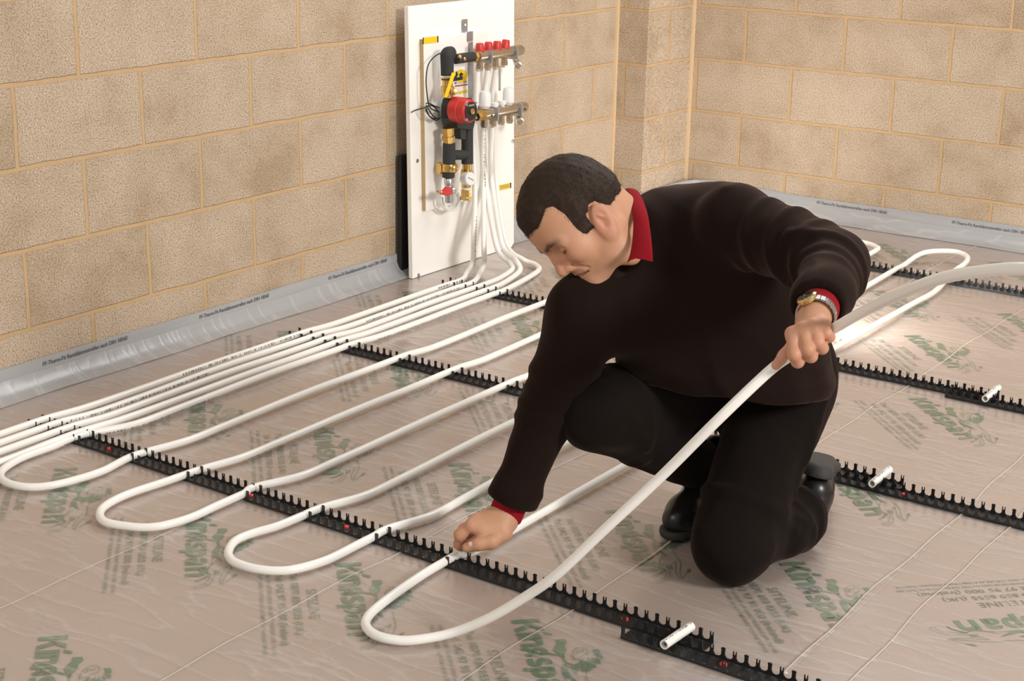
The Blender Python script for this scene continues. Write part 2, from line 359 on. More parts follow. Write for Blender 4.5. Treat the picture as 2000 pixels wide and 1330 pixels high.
for x, y in ((.525,-3.853),(.983,-3.857),(1.428,-3.855),(1.88,-3.845),(.38,-3.258),(.828,-3.25),(1.267,-3.24),(1.735,-3.255),(2.19,-3.27),
             (1.192,-4.452),(.735,-4.45),(1.645,-4.445),(.07,-3.86),(1.994,-2.03),(1.54,-2.03),(1.746,-1.44),(2.0,-2.67),(.59,-2.645),(1.07,-2.65),(.15,-2.65),(.603,-2.03),(.16,-2.03),(1.07,-2.03),
             (.38,-1.44),(.83,-1.44),(1.29,-1.44),(1.44,-.98),(1.9,-.99),(1.17,-.29),(1.63,-.29)): stamp(sheetA, x, y, A45)
A225 = math.radians(225)
for x, y in ((2.828,-3.072),(3.15,-2.6),(2.82,-3.66)): stamp(sheetB, x, y, A225)
for y in (-1.55, -2.15): stamp(sheetB, 2.95, y, A225)

# ------------------------------------------------------------------ edge insulation strip round the walls
m = mat('strip_foam', (.40, .40, .41), .45); t = NT(m); M['strip'] = m
t.l(t.mix(t.noise(t.mapping((.8, .8, 9)), 6, 3), (.33, .34, .355), (.47, .465, .46)), t.b.inputs['Base Color'])
M['flange'] = film_mat('flange', (.50, .50, .50), .62, .35, .42)
def strip(path, top, name, label, out):
    root = None; P = np.array(path, float); b = MB(); n = len(P)
    T = np.gradient(P, axis=0); T /= np.linalg.norm(T, axis=1)[:, None]; N = np.stack([T[:, 1], -T[:, 0]], 1)*out
    cs = [(0, 0), (.008, 0), (.0075, .06), (.006, 1), (0, 1)]
    vs = [(P[i][0]+N[i][0]*d, P[i][1]+N[i][1]*d, z*(top[i]) if z <= 1 and z != .06 else .06*top[i]/.085) for i in range(n) for d, z in cs]
    k = len(cs); fs = [(i*k+j, i*k+j+1, (i+1)*k+j+1, (i+1)*k+j) for i in range(n-1) for j in range(k-1)]
    o = b.add(vs, fs).build('edge_strip', M['strip'], smooth=True); tag(o, label, 'edge strip')
    f = MB(); rr = np.random.default_rng(3); vs = []
    for i in range(n):
        for j, d in enumerate((.009, .018, .032, .050, .068)):
            z = (.048, .032, .018, .007, .0012)[j]+(.0008*math.sin(i*.9+j)+.0006*rr.normal()*(0 < j < 4))
            dd = d+.004*math.sin(i*.37)*(j/4)
            vs.append((P[i][0]+N[i][0]*dd, P[i][1]+N[i][1]*dd, max(z, .0010)))
    fs = [(i*5+j, i*5+j+1, (i+1)*5+j+1, (i+1)*5+j) for i in range(n-1) for j in range(4)]
    face_up(f.add(vs, fs).build('film_flange', M['flange'], o, smooth=True, sharp=80))
    return o
ys = np.linspace(-7, -.42, 150)
sl = strip([(.002, y) for y in ys], [.080-.006*max(0, (y+2.2))/1.8+.0015*math.sin(y*5) for y in ys], 'edge', 'grey foam edge strip with printed text along the foot of the left wall', 1)
xs = np.linspace(.30, 6, 150); cor = spline([(.012, -.405), (.08, -.42), (.155, -.408), (.165, -.33), (.166, -.15), (.20, -.035), (.26, -.006), (.30, -.002)], 6)
sb = strip([(x, -.002) for x in xs], [.088+.0015*math.sin(x*5)+.012*max(0, 1-(x-.3)/.35) for x in xs], 'edge', 'grey foam edge strip with printed text along the foot of the back wall', 1)
sc = strip(cor, list(np.linspace(.075, .10, len(cor))), 'edge', 'short grey foam edge strip curling round the corner pier', 1)
V, Fc = text2d('FF-Therm-Fit Randdämmstreifen nach DIN 18560', .312, .0125, .012)
for y in np.arange(-4.67, -.8, .607)-.0:
    z0 = .058
    b = MB(); b.add([(.0105, y+x, z0+w+.004*(x/.3)) for x, w in V], Fc); o = b.build('printed_text', M['print_grey'], sl)
for x in np.arange(.79, 4, .59):
    b = MB(); b.add([(x+u, -.0105, .064+w) for u, w in V], Fc); o = b.build('printed_text', M['print_grey'], sb)

# ------------------------------------------------------------------ clip rails
PS = .0246; X0P = .272
def rail_profile(n, h=.026, r=.0088, zc=.0145):
    """wall outline in (x, z): U notches every 24.6 mm with hooked teeth between"""
    pts = [(0, 0)]; 
    out = []
    for i in range(n+1):
        x = i*PS
        if i % 2 == 0: tooth = [(-.0034, .0205), (-.0046, .0225), (-.0042, h-.001), (-.0025, h), (.0025, h), (.0042, h-.001), (.0046, .0225), (.0034, .0205)]
        else: tooth = [(-.0037, .0195), (-.0040, h-.001), (-.0022, h-.0006), (-.0014, .0175), (.0014, .0175), (.0022, h-.0006), (.0040, h-.001), (.0037, .0195)]
        out += [(x+a, b) for a, b in tooth]
        if i < n:
            c = x+PS/2
            out += [(c+r*math.cos(math.radians(a)), zc+r*math.sin(math.radians(a))) for a in np.linspace(158, 382, 10)]
    L = n*PS
    return [(-.0046, 0)]+out+[(L+.0046, 0)]
def rail(xs, n, yb, slope, label, reds=()):
    """xs: x of first tooth, yb: y of back wall; 45 mm wide channel"""
    b = MB(); pr = rail_profile(n); L = n*PS
    def P(x, y, z): return (xs+x, yb+y+slope*x, z)
    for y in (0, -.045):
        k = len(pr); t = .0026; base = len(b.v)
        vs = [P(x, y-t/2, z) for x, z in pr]+[P(x, y+t/2, z) for x, z in pr]
        fs = [(i, i+1, k+i+1, k+i) for i in range(k-1)]+[(k-1, 0, k, 2*k-1)]
        # caps: fan strips between outline and the base line
        b.add(vs, fs)
        zl = [(x, 0) for x, z in pr]
        bmv = [Vector((x, z, 0)) for x, z in pr]
        from mathutils.geometry import tessellate_polygon
        tri = tessellate_polygon([bmv])
        b.f += [tuple(base+i for i in f) for f in tri]+[tuple(base+k+i for i in f) for f in tri]
    b.add([P(x, y, z) for x in (-.0046, L+.0046) for y in (-.0463, .0013) for z in (0.0005, .0022)], [(0, 2, 6, 4), (1, 5, 7, 3), (0, 4, 5, 1), (2, 3, 7, 6), (0, 1, 3, 2), (4, 6, 7, 5)])
    o = b.build('clip_rail', M['black_plastic'])
    tag(o, label, 'clip rail', 'black toothed pipe clip rails on the floor')
    for rx in reds:
        i = round((rx-xs)/PS-.5); x = (i+.5)*PS
        MB().lathe(P(x, -.022, .002), P(x, -.022, .0075), [(0, .008), (.6, .008), (.85, .0065), (1, .0035)], 14).build('red_fixing_peg', M['red_plastic'], o, smooth=True)['label'] = 'red peg in the channel'
    return o
SL = -.0156
def ry(base, x): return base+SL*(x-.6)
rails = [(.255, 81, -3.668, 'long toothed clip rail nearest the camera, under the man\'s hand', (.55, 1.02, 1.32, 2.06)),
         (.24, 81, -2.652, 'toothed clip rail under the middle of the parallel pipes, passing behind the man', ()),
         (.235, 80, -1.858, 'toothed clip rail just in front of the manifold panel', (2.16,)),
         (.24, 90, -.655, 'farthest toothed clip rail, near the back wall', (1.60,))]
for x, n, yb, lab, reds in rails: rail(x, n, ry(yb, x), SL, lab, reds)
rail(2.100, 60, -3.737, SL, 'toothed clip rail at the bottom right corner, overlapping the nearest rail', (2.30,))
rail(2.080, 60, -2.715, SL, 'toothed clip rail at the right edge, just right of the boot', (2.275,))
rail(2.080, 60, -1.913, SL, 'toothed clip rail at the right edge, level with the manifold panel', ())
rail(.70, 15, -4.735, 0, 'toothed clip rail barely entering the bottom left corner of the photo', ())

# ------------------------------------------------------------------ pipes
PR = .0096
def pipe(pts, label, n=10, r=PR, name='heating_pipe', group='white heating pipes', hollow=False):
    P = spline(pts, n) if n else np.array(pts, float)
    L = np.concatenate([[0], np.cumsum(np.linalg.norm(np.diff(P, axis=0), axis=1))])
    b = MB(); N = 16; b.tube(P, r, N, caps=not hollow)
    if hollow:
        k = len(b.v); ri = r*.68
        for e, s in ((0, 1), (len(P)-1, -1)):
            c = P[e]; ring = np.array(b.v[e*N:(e+1)*N]); inn = c+(ring-c)*.68; d = (P[1]-P[0]) if e == 0 else (P[-2]-P[-1]); d = d/np.linalg.norm(d)
            q = len(b.v); b.v += [tuple(p) for p in inn]+[tuple(p+d*.03) for p in inn]
            for j in range(N):
                j2 = (j+1) % N; b.f.append((e*N+j, e*N+j2, q+j2, q+j)); b.f.append((q+j, q+j2, q+N+j2, q+N+j))
            b.f.append(tuple(range(q+N, q+2*N)))
    me = bpy.data.meshes.new(name); me.from_pydata(b.v, [], b.f)
    uv = me.uv_layers.new(name='UV'); vi = np.zeros(len(me.loops), int); me.loops.foreach_get('vertex_index', vi)
    U = np.zeros((len(me.loops), 2)); nv = len(P)*N
    U[:, 0] = np.minimum(vi % N, N-vi % N)/N; U[:, 1] = L[np.clip(vi//N, 0, len(P)-1)]+rng.random()*3
    uv.data.foreach_set('uv', U.ravel().astype(np.float32)); me.materials.append(M['pipe'])
    me.polygons.foreach_set('use_smooth', [True]*len(me.polygons)); me.set_sharp_from_angle(angle=math.radians(50))
    o = bpy.data.objects.new(name, me); COL.objects.link(o)
    return tag(o, label, 'pipe', group)
def px(k): return X0P+PS*k
ZR = .0195    # pipe axis inside a rail
def run(x, y0, y1, zs=None):   # straight run between rails from y0 to y1 with a little sag
    ys = np.arange(min(y0, y1), max(y0, y1)+.01, .13); ys = ys if y1 > y0 else ys[::-1]
    return [(x+.003*math.sin(y*5+x*40), y, .0165+.003*math.cos(y*6.3)) for y in ys]
def fl(q, z=.0125): return [tuple(at_z(u, v, z)) for u, v in q]
R1, R2, R3, R4 = -3.69, -2.675, -1.88, -.675
loopA = fl([(160,850),(100,873),(45,893),(12,912),(1,925),(4,936),(20,945),(50,951),(88,950),(137,940),(200,920),(262,890)])
loopB = fl([(392,917),(325,940),(250,965),(207,987),(195,1005),(207,1020),(250,1028),(290,1030),(325,1025),(375,1010),(425,987),(475,965),(496,952)])
loopC = fl([(628,992),(585,1010),(540,1028),(492,1042),(459,1057),(446,1078),(452,1093),(468,1102),(500,1111),(540,1115),(580,1111),(640,1093),(700,1063),(730,1048),(758,1033)])
def sl_(x, y): return (x, y, ZR)
# pipes 1-4: risers from the manifold that bend down to the floor, cross the three rails and leave the photo at the left
XR = [(927, 395, .150), (944, 380, .150), (949, 420, .135), (961, 420, .145), (968, 420, .125)]
def riser(k):
    u, v, x = XR[k]; y = at_x(u, v, x)[1]
    top = .50 if k in (1, 3) else .70
    zt = {0: .715, 1: .505, 2: .715, 3: .505, 4: .715}[k]
    yt = {0: at_x(932, 140, .16)[1], 1: at_x(946, 245, .16)[1], 2: at_x(952, 136, .16)[1], 3: at_x(963, 242, .16)[1], 4: at_x(968, 133, .16)[1]}[k]
    X = px((0, 2, 4, 6, 8)[k])
    p = [(.155 if k in (1, 3) else .160, yt, zt), (x, yt*.6+y*.4, zt-.12)]
    if k in (0, 2, 4): p.append((x-.018, y, .50))
    p += [(x, y, .28)]
    yl = [-1.655, -1.585, -1.635, -1.62, -1.62][k]
    fl3 = lambda L: [tuple(at_z(u, v, z)) for u, v, z in L]
    p += fl3([[(925, 470, .12), (923, 512, .04), (912, 533, .016)], [(945, 480, .12), (946, 510, .045), (938, 532, .017)], [(970, 482, .13), (993, 510, .055), (1000, 526, .024), (975, 544, .013)],
              [(980, 475, .14), (1004, 504, .065), (1016, 527, .024), (995, 546, .013)], [(988, 475, .10), (1020, 506, .028), (1044, 516, .014), (1053, 526, .012), (1034, 541, .012)]][k])
    return p + [sl_(X, R3+.045), sl_(X, R3-.06)]
NAMES = ['white pipe from the manifold running nearest the left wall, leftmost of the parallel pipes', 'second white pipe from the left wall, running out of the photo at left',
         'third white pipe from the left wall, running out of the photo at left', 'fourth white pipe from the left wall, next to the looping pipe']
for k in range(4):
    X = px(2*k)
    p = riser(k) + run(X, R3-.16, R2+.14) + [sl_(X, R2+.03), sl_(X, R2-.06)] + run(X, R2-.18, R1+.14) + [sl_(X, R1+.03), sl_(X, R1-.06)]
    p += [(X-.008*(k < 3)+.0, y, .0145) for y in np.arange(-3.9, -4.9, -.2)]
    pipe(p, NAMES[k])
# the serpentine circuit: pipe 5 down to rail 1, loop, back ... up to the stretch held in the left hand
def leg(k, down):
    X = px(k); seq = run(X, R3-.16, R2+.14)
    s2 = run(X, R2-.18, R1+.14)
    p = [sl_(X, R3+.03), sl_(X, R3-.06)]+seq+[sl_(X, R2+.03), sl_(X, R2-.06)]+s2+[sl_(X, R1+.03)]
    return p if down else p[::-1]
def far(k0, k1, zt=.03, ytop=-.42):   # from rail 3 out past rail 4, round and back
    a, b = px(k0), px(k1); c = (a+b)/2; r = (b-a)/2
    up = [(a, y, .0165) for y in np.arange(-1.68, -.9, .2)]+[sl_(a, R4-.04), sl_(a, R4+.05)]
    return up+[(c-(r+.012)*math.cos(w), ytop-.10+(.10)*math.sin(w)+.0, zt) for w in np.linspace(.25, math.pi-.25, 7)]+[(x, y, z) for x, y, z in [(b, q[1], q[2]) for q in up[::-1]]]
farD = [(px(48)-.028*(y+1.68)/1.0, y, .0165) for y in np.arange(-1.68, -.9, .2)]+[sl_(1.424, R4-.04), sl_(1.424, R4+.04)]+[tuple(at_z(u, v, z)) for u, v, z in ((1794,498,.035),(1821,491,.045),(1861,491,.045),(1883,497,.045),(1890,505,.045),(1883,516,.04),(1861,532,.03))]+[(px(56), y, .0165) for y in np.arange(-.9, -1.75, -.2)]
serp = riser(4)[:-2]+leg(8, True)[:-1]+loopA+leg(16, False)[1:]+far(16, 24)+leg(24, True)[:-1]+loopB+leg(32, False)[1:]+far(32, 40)+leg(40, True)[:-1]+loopC+leg(48, False)[1:]+farD+leg(56, True)[:-1]
HAND = [(805,1250.5,None),(880,1237,3.10),(955,1207,3.07),(1030,1163,3.03),(1090,1120,2.99),(1180,1035,2.94),(1290,932,2.89),(1400,822,2.83),(1500,727,2.815),(1545,694,2.803),(1590,664,2.80),(1625,644,2.79),(1655,626,2.75),(1700,601,2.68),(1760,573,2.57),(1830,546,2.45),(1900,532,2.36),(2000,525,2.27),(2120,540,2.20),(2300,620,2.16)]
loopD = fl([(893,1084),(865,1099),(820,1126),(760,1168),(724,1198),(714,1219),(728,1237),(760,1248)], .0125)
serp += [sl_(px(56), R1+.02)]+loopD+[tuple(at_z(u, v, .0125)) if d is None else tuple(at(u, v, d)) for u, v, d in HAND]
serp += [(3.60, -4.02, .33), (3.88, -3.78, .08), (4.15, -3.35, .0125), (4.40, -2.70, .0125), (4.55, -2.0, .0125), (4.55, -1.3, .0125)]
pipe(serp, 'long white serpentine pipe looped over the rails and held up in the man\'s left hand', 7)
# short offcuts that pin two overlapping rails together
for (u0, v0), (u1, v1), lab in (((1297,1258),(1350,1222),'short cut piece of white pipe joining two rails, nearest the camera'), ((1703,944),(1737,916),'short cut piece of white pipe lying across the rails right of the boot'), ((1858+66,778),(1950,756),'short cut piece of white pipe on the rails at the right edge')):
    a, b = at_z(u0, v0, .024), at_z(u1, v1, .024); a[2] = b[2] = .0225
    pipe(list(np.linspace(a, b, 6)), lab, 0, name='pipe_offcut', group='short pipe offcuts joining rails', hollow=True)

# ------------------------------------------------------------------ manifold panel
def PXF(z): return .087-.022*z/.95            # front plane of the leaning panel
def mp(u, v, off=0.0):
    x = .075+off
    for _ in range(4):
        p = at_x(u, v, x); x = PXF(p[2])+off
    return at_x(u, v, x)
c1 = lambda x, y, off=0: mp(780+x/4.75, y/4.75, off)          # detail views of the photo
c2 = lambda x, y, off=0: mp(780+x/4.433, 260+y/4.433, off)
panel = empty('manifold_panel', (.07, -1.56, 0), 'tall white board with pump, brass pipework and red caps, standing against the left wall', 'heating manifold')
def slab(y0, y1, z0, z1, off, th):
    vs = [(PXF(z)+off-d, y, z) for d in (0, th) for z in (z0, z1) for y in (y0, y1)]
    return MB().add(vs, [(0,1,3,2),(4,6,7,5),(0,4,5,1),(2,3,7,6),(0,2,6,4),(1,5,7,3)])
slab(-1.879, -1.245, 0.001, .953, 0, .018).build('backing_board', M['white_panel'], panel, bevel=.0015)
BT = .016
tl, bl = c1(222, 362, BT), c2(218, 680, BT); 
yb1 = mp(938, 200, BT)[1]
mb_ = slab(tl[1], yb1, bl[2], tl[2], BT+.0005, BT).build('mounting_board', M['white_panel'], panel, bevel=.0008)
slab(tl[1]-.0012, tl[1]+.0004, bl[2]+.002, tl[2]-.002, BT+.0003, BT-.001).build('chipboard_edge', M['chipboard'], mb_)['label'] = 'bare chipboard edge'
y2 = mp(953, 52, .004)[1]
slab(yb1, y2, mp(935, 384, .004)[2], mp(995, 52, .004)[2], .005, .005).build('side_plate', M['white_panel'], panel)
for x, y, f in ((155, 240, c2), (165, 1230, c2), (980, 70, c2), (985, 970, c2)):
    p = f(x, y); MB().bcyl((p[0]-.004, p[1], p[2]), (p[0]+.0025, p[1], p[2]), .0075, .002).build('screw', M['steel'], panel, smooth=True)
slab(mp(785, 400, 0)[1]+.0, 0, 0, 0, 0, 0) if False else None
def sticker(pts, f, off, m, name, parent=panel, label=None):
    P = [f(x, y, off) for x, y in pts]; b = MB().prism(P, (.0006, 0, 0)).build(name, m, parent)
    if label: b['label'] = label
    return b
yl = sticker([(220,348),(360,333),(360,392),(218,410)], c1, BT+.0008, M['yellow'], 'warning_label', label='yellow label with black ends')
sticker([(352,334),(362,333),(362,392),(352,393)], c1, BT+.0014, M['black_plastic'], 'label_border', yl)
sticker([(216,348),(226,347),(224,409),(214,410)], c1, BT+.0014, M['black_plastic'], 'label_border', yl)
yl = sticker([(850,455),(968,428),(968,474),(850,502)], c2, .0008, M['yellow'], 'warning_label', label='yellow label with black ends')
sticker([(850,455),(860,453),(860,500),(850,502)], c2, .0014, M['black_plastic'], 'label_border', yl)
sticker([(958,430),(968,428),(968,474),(958,476)], c2, .0014, M['black_plastic'], 'label_border', yl)
for k in range(3): sticker([(872, 458+k*11), (948, 442+k*11), (948, 445+k*11), (872, 461+k*11)], c2, .0014, M['print_grey'], 'label_print', yl)
sticker([(583,180),(632,176),(632,292),(583,300)], c1, .004, M['galv'], 'fixing_plate'); sticker([(628,295),(682,287),(682,378),(628,388)], c1, BT+.002, M['galv'], 'fixing_plate')
sticker([(604,222),(618,220),(618,240),(604,242)], c1, .0062, M['white_panel'], 'plate_slot')
sticker([(640,395),(682,385),(690,900),(640,915)], c1, BT+.002, M['galv'], 'grey_strip', label='grey strip behind the pipes')  # flat grey upright strip laid on the mounting board
# data sticker with the yellow disc and black emblem
st = sticker([(498,720),(632,690),(634,900),(500,925)], c1, BT+.001, M['white_panel'], 'data_sticker')
sticker([(575+58*math.cos(a), 706-62*math.sin(a)) for a in np.linspace(0, 2*math.pi, 24, endpoint=False)], c1, BT+.0016, M['yellow'], 'yellow_disc', st)
sticker([(498,690),(530,660),(545,690),(530,720),(585,710),(588,738),(500,755)], c1, BT+.0026, M['black_plastic'], 'emblem', st)
sticker([(555,690),(575,672),(595,690),(575,705),(600,715),(560,712)], c1, BT+.0026, M['black_plastic'], 'emblem', st)
sticker([(515,793),(634,778),(634,790),(515,806)], c1, BT+.0018, M['red_plastic'], 'red_line', st)
sticker([(545,850),(630,832),(630,858),(545,876)], c1, BT+.0018, M['yellow'], 'yellow_block', st)
V, Fc = text2d('MF SYSTEMS', 1, 1, .01); b = MB(); p0, p1, p2 = c1(512, 785, BT+.002), c1(630, 768, BT+.002), c1(512, 757, BT+.002)
b.add([p0+(p1-p0)*x+(p2-p0)*y for x, y in V], Fc).build('printed_text', M['print_grey'], st)
OF = .078     # pipework axis stands this far off the panel
# insulated flow leg, left column
k = MB().lathe(c1(445, 700, OF), c1(442, 520, OF), [(0, .0225), (1, .0235)], 24); pts = spline([c1(442, 540, OF), c1(442, 512, OF), c1(452, 496, OF), c1(480, 492, OF)], 6)
k.tube(pts, .0235, 24).build('foam_elbow', M['foam'], panel, smooth=True)
MB().cyl(c1(520, 548, OF), c1(690, 524, OF), .0175, 24).build('foam_sleeve', M['foam'], panel, smooth=True)
b = MB(); 
for x, y in ((560, 528), (600, 545)): b.sphere(c1(x, y, OF+.012), .008, 8, (1, 1.3, 1))
b.build('brass_tee', M['brass'], panel, smooth=True)
MB().lathe(c1(682, 526, OF), c1(730, 519, OF), [(0, .019), (.3, .0225), (.7, .0225), (1, .019)], 8).build('brass_union', M['brass'], panel)
MB().lathe(c1(447, 715, OF), c1(446, 905, OF), [(0, .021), (.18, .021), (.2, .0185), (.42, .0185), (.45, .024), (.7, .024), (.72, .02), (1, .02)], 18).build('brass_valve', M['brass'], panel, smooth=True)
MB().cyl(c1(447, 728, OF), c1(447, 740, OF), .0222, 20).build('valve_ring', M['black_plastic'], panel, smooth=True)
MB().bcyl(c1(490, 850, OF+.005), c1(508, 850, OF+.035), .013).build('valve_spindle', M['brass'], panel, smooth=True)
b = MB().prism([c1(x, y, OF+.028) for x, y in ((482,676),(515,666),(516,690),(500,720),(438,905),(412,900),(470,720))], (.0035, 0, 0)); b.build('valve_lever', M['yellow'], panel, bevel=.0008)['label'] = 'yellow lever handle'
# pump
p = MB().prism([c1(x, y, .045) for x, y in ((402,908),(545,912),(565,1000),(560,1120),(545,1190),(400,1175),(382,1090),(384,980))], (.068, 0, 0)).build('pump_motor', M['black_plastic'], panel, bevel=.004)
for j in range(9): MB().prism([c1(x, y, .047) for x, y in ((410+j*15,888+j*1),(418+j*15,888+j*1),(416+j*15,960),(408+j*15,960))], (.066, 0, 0)).build('cooling_fin', M['black_plastic'], p)
d = np.array([1, -.06, .02]); d /= np.linalg.norm(d); pc = c1(662, 1032, .168)-d*.035
ph = MB().lathe(pc-d*.035, pc+d*.035, [(0, .045), (.5, .045), (.52, .041), (.93, .041), (1, .036)], 28).build('pump_head', M['red_plastic'], panel, smooth=True); ph['label'] = 'round red pump head'
MB().lathe(pc+d*.034, pc+d*.038, [(0, .033), (1, .032)], 28).build('dial_face', M['black_plastic'], ph, smooth=True)
sd = np.cross(d, (0, 0, 1)); sd /= np.linalg.norm(sd); up = np.cross(sd, d)
MB().bcyl(pc+d*.038, pc+d*.046, .0105).build('dial_knob', M['brass'], ph, smooth=True)
MB().obox(pc+d*.0385+up*.021, sd*.016, up*.003, d*.0005).build('dial_print', M['galv'], ph)
for a in range(4): 
    q = pc+(sd*math.cos(.78+a*1.57)+up*math.sin(.78+a*1.57))*.036; MB().bcyl(q+d*.03, q+d*.040, .005, .001).build('bolt', M['steel'], ph, smooth=True)
g = MB().lathe(c1(520, 1050, .112), c1(530, 1050, .124), [(0, .013), (1, .013)], 20).build('pump_side_plate', M['galv'], p, smooth=True)
MB().bcyl(c1(522, 1050, .124), c1(526, 1050, .128), .009, .002).build('vent_screw', M['steel'], p, smooth=True)
MB().prism([c1(x, y, .06) for x, y in ((495,1150),(565,1165),(555,1290),(508,1285))], (.03, 0, 0)).build('terminal_box', M['black_plastic'], p, bevel=.003)
MB().lathe(c1(448, 1185, OF), c2(428, 95, OF), [(0, .022), (.25, .022), (.27, .019), (.5, .019), (.52, .023), (.75, .023), (.78, .018), (1, .018)], 8).build('brass_union', M['brass'], panel)
# foam H section
MB().cyl(c2(430, 88, OF), c2(430, 262, OF), .0225, 24).cyl(c2(430, 190, OF), c2(590, 188, OF), .0175, 20).cyl(c1(630, 1140, OF-.01), c2(588, 268, OF), .0215, 24).build('foam_sleeve', M['foam'], panel, smooth=True)
MB().lathe(c2(428, 262, OF), c2(426, 345, OF), [(0, .019), (.2, .024), (.8, .024), (1, .019)], 18).lathe(c2(430, 302, OF-.0), c2(492, 300, OF+.01), [(0, .02), (.7, .02), (1, .014)], 16).build('brass_valve', M['brass'], panel, smooth=True)
MB().bcyl(c2(462, 300, OF+.02), c2(466, 300, OF+.03), .008, .002).build('valve_spindle', M['brass'], panel, smooth=True)
MB().prism([c2(x, y, OF-.05) for x, y in ((318,258),(352,250),(352,348),(318,350))], (.02, 0, 0)).prism([c2(x, y, OF-.03) for x, y in ((340,275),(400,270),(400,325),(340,330))], (.012, 0, 0)).build('pipe_bracket', M['brass'], panel)
MB().cyl(c2(425, 340, OF), c2(425, 382, OF), .022, 20).build('rubber_collar', M['foam'], panel, smooth=True)
MB().lathe(c2(428, 380, OF), c2(432, 600, OF), [(0, .012), (.08, .017), (.3, .017), (.33, .013), (.42, .018), (.62, .018), (.66, .015), (1, .015)], 14).build('drain_valve', M['steel'], panel, smooth=True)
MB().bcyl(c2(445, 480, OF), c2(470, 500, OF+.03), .011).build('valve_body', M['steel'], panel, smooth=True)
h = MB().prism([c2(x, y, OF+.022) for x, y in ((308,500),(365,492),(395,462),(425,465),(440,500),(436,530),(395,540),(350,530))], (.012, 0, 0)).build('drain_handle', M['red_plastic'], panel, bevel=.003); h['label'] = 'red tap handle'
MB().bcyl(c2(355, 512, OF+.034), c2(356, 512, OF+.040), .006, .001).build('handle_screw', M['brass'], h, smooth=True)
cc = [(345+0*i, 0) for i in range(1)]
for rr, oo in ((82, .02), (70, .03)):
    MB().tube(spline([c2(440+rr*math.cos(a)*1.0, 575+rr*1.15*math.sin(a), OF-oo) for a in np.linspace(-.6, 3.4, 14)], 4), .0042, 8).build('white_hose_loop', M['white_plastic'], panel, smooth=True)
MB().lathe(c2(585, 262, OF), c2(578, 470, OF), [(0, .0165), (.25, .0165), (.3, .022), (.7, .022), (.8, .017), (1, .017)], 16).build('brass_tee', M['brass'], panel, smooth=True)
gq = c2(565, 395, OF+.01); gd = np.array([.80, -.2, .12]); gd /= np.linalg.norm(gd)
ga = MB().lathe(gq, gq+gd*.035, [(0, .022), (.6, .024), (.9, .024), (1, .0215)], 24).build('gauge', M['white_plastic'], panel, smooth=True)
MB().obox(gq+gd*.0353, np.cross(gd, (0, .5, .85))*.014, np.cross(gd, (0, .85, -.5))*.002, gd*.0005).build('gauge_needle', M['galv'], ga)
MB().lathe(c2(578, 468, OF), c2(578, 490, OF), [(0, .015), (1, .015)], 16).build('seal_ring', M['white_plastic'], panel, smooth=True)
MB().lathe(c2(578, 488, OF), c2(576, 578, OF), [(0, .0185), (.7, .0185), (.75, .0205), (1, .0205)], 8).build('brass_nut', M['brass'], panel)
# manifold bars
OM = .088
def bar(a, b, f, n):
    return MB().lathe(f(*a, OM), f(*b, OM), [(0, .0185), (.02, .0195), (.98, .0195), (1, .018)], 24).build(n, M['nickel'], panel, smooth=True)
ub = bar((722, 521), (1128, 463), c1, 'flow_manifold'); lb = bar((770, 1065), (1163, 990), c1, 'return_manifold')
MB().lathe(c1(715, 1082, OM), c1(780, 1062, OM), [(0, .016), (.3, .021), (.8, .021), (1, .018)], 8).build('brass_union', M['brass'], panel)
for (x, y), (x2, y2), pa in (((740, 400), (748, 490), ub), ((822, 388), (828, 478), ub), ((903, 380), (906, 466), ub), ((985, 368), (981, 452), ub)):
    a, b = c1(x+5, y, OM), c1(x2, y2, OM); MB().lathe(b, a, [(0, .016), (.12, .0165), (.85, .0145), (1, .012)], 16).build('flow_cap', M['red_plastic'], pa, smooth=True)['label'] = 'red cap'
for (x, y), pa in (((745, 600), ub), ((820, 590), ub), ((890, 580), ub), ((972, 565), ub), ((785, 1125), lb), ((868, 1112), lb), ((945, 1098), lb), ((1022, 1085), lb)):
    MB().lathe(c1(x+3, y-75, OM), c1(x-2, y+60, OM), [(0, .009), (.3, .009), (.32, .0125), (.6, .0125), (.62, .014), (.85, .014), (1, .0105)], 6).build('pipe_union', M['nickel'], pa)
for x, y, h in ((792, 990, 150), (1010, 955, 150)):
    MB().lathe(c1(x, y+20, OM), c1(x+4, y-h, OM), [(0, .013), (.12, .019), (.16, .0215), (.75, .021), (.92, .018), (1, .008)], 24).build('actuator', M['white_plastic'], lb, smooth=True)
for x, y in ((880, 985), (950, 968)):
    MB().lathe(c1(x, y+25, OM), c1(x, y-35, OM), [(0, .011), (.4, .011), (.42, .0165), (.95, .0165), (1, .014)], 18).build('valve_cap', M['white_plastic'], lb, smooth=True)
for x0, y0, pa in ((805, 462, ub), (1043, 428, ub), (862, 995, lb), (1083, 955, lb)):
    a = c1(x0, y0, OM); b = c1(x0+2, y0+120, OM); ax = (ub if pa is ub else lb)
    MB().obox((a+b)/2+np.array([-.018, 0, 0]), (.045, 0, 0), (0, .0035, 0), (0, 0, (a[2]-b[2])/2)).build('manifold_bracket', M['galv'], pa, bevel=.001)
for x, y, pa in ((1085, 560, ub), (1105, 1080, lb)):
    b = MB().bcyl(c1(x-25, y-40, OM), c1(x-5, y+15, OM), .009); b.bcyl(c1(x-5, y+15, OM), c1(x+25, y+35, OM+.02), .012); b.lathe(c1(x+8, y+38, OM+.01), c1(x+22, y+48, OM+.04), [(0, .013), (.8, .013), (.82, .0085), (1, .0085)], 18); b.build('end_valve', M['nickel'], pa, smooth=True)
for x, y, pa in ((820, 1068, lb), (1130, 1008, lb)):
    q = c1(x, y, OM); MB().bcyl(q+(.017, -.002, 0), q+(.021, -.002, 0), .004, .001).build('plug', M['black_plastic'], pa, smooth=True)
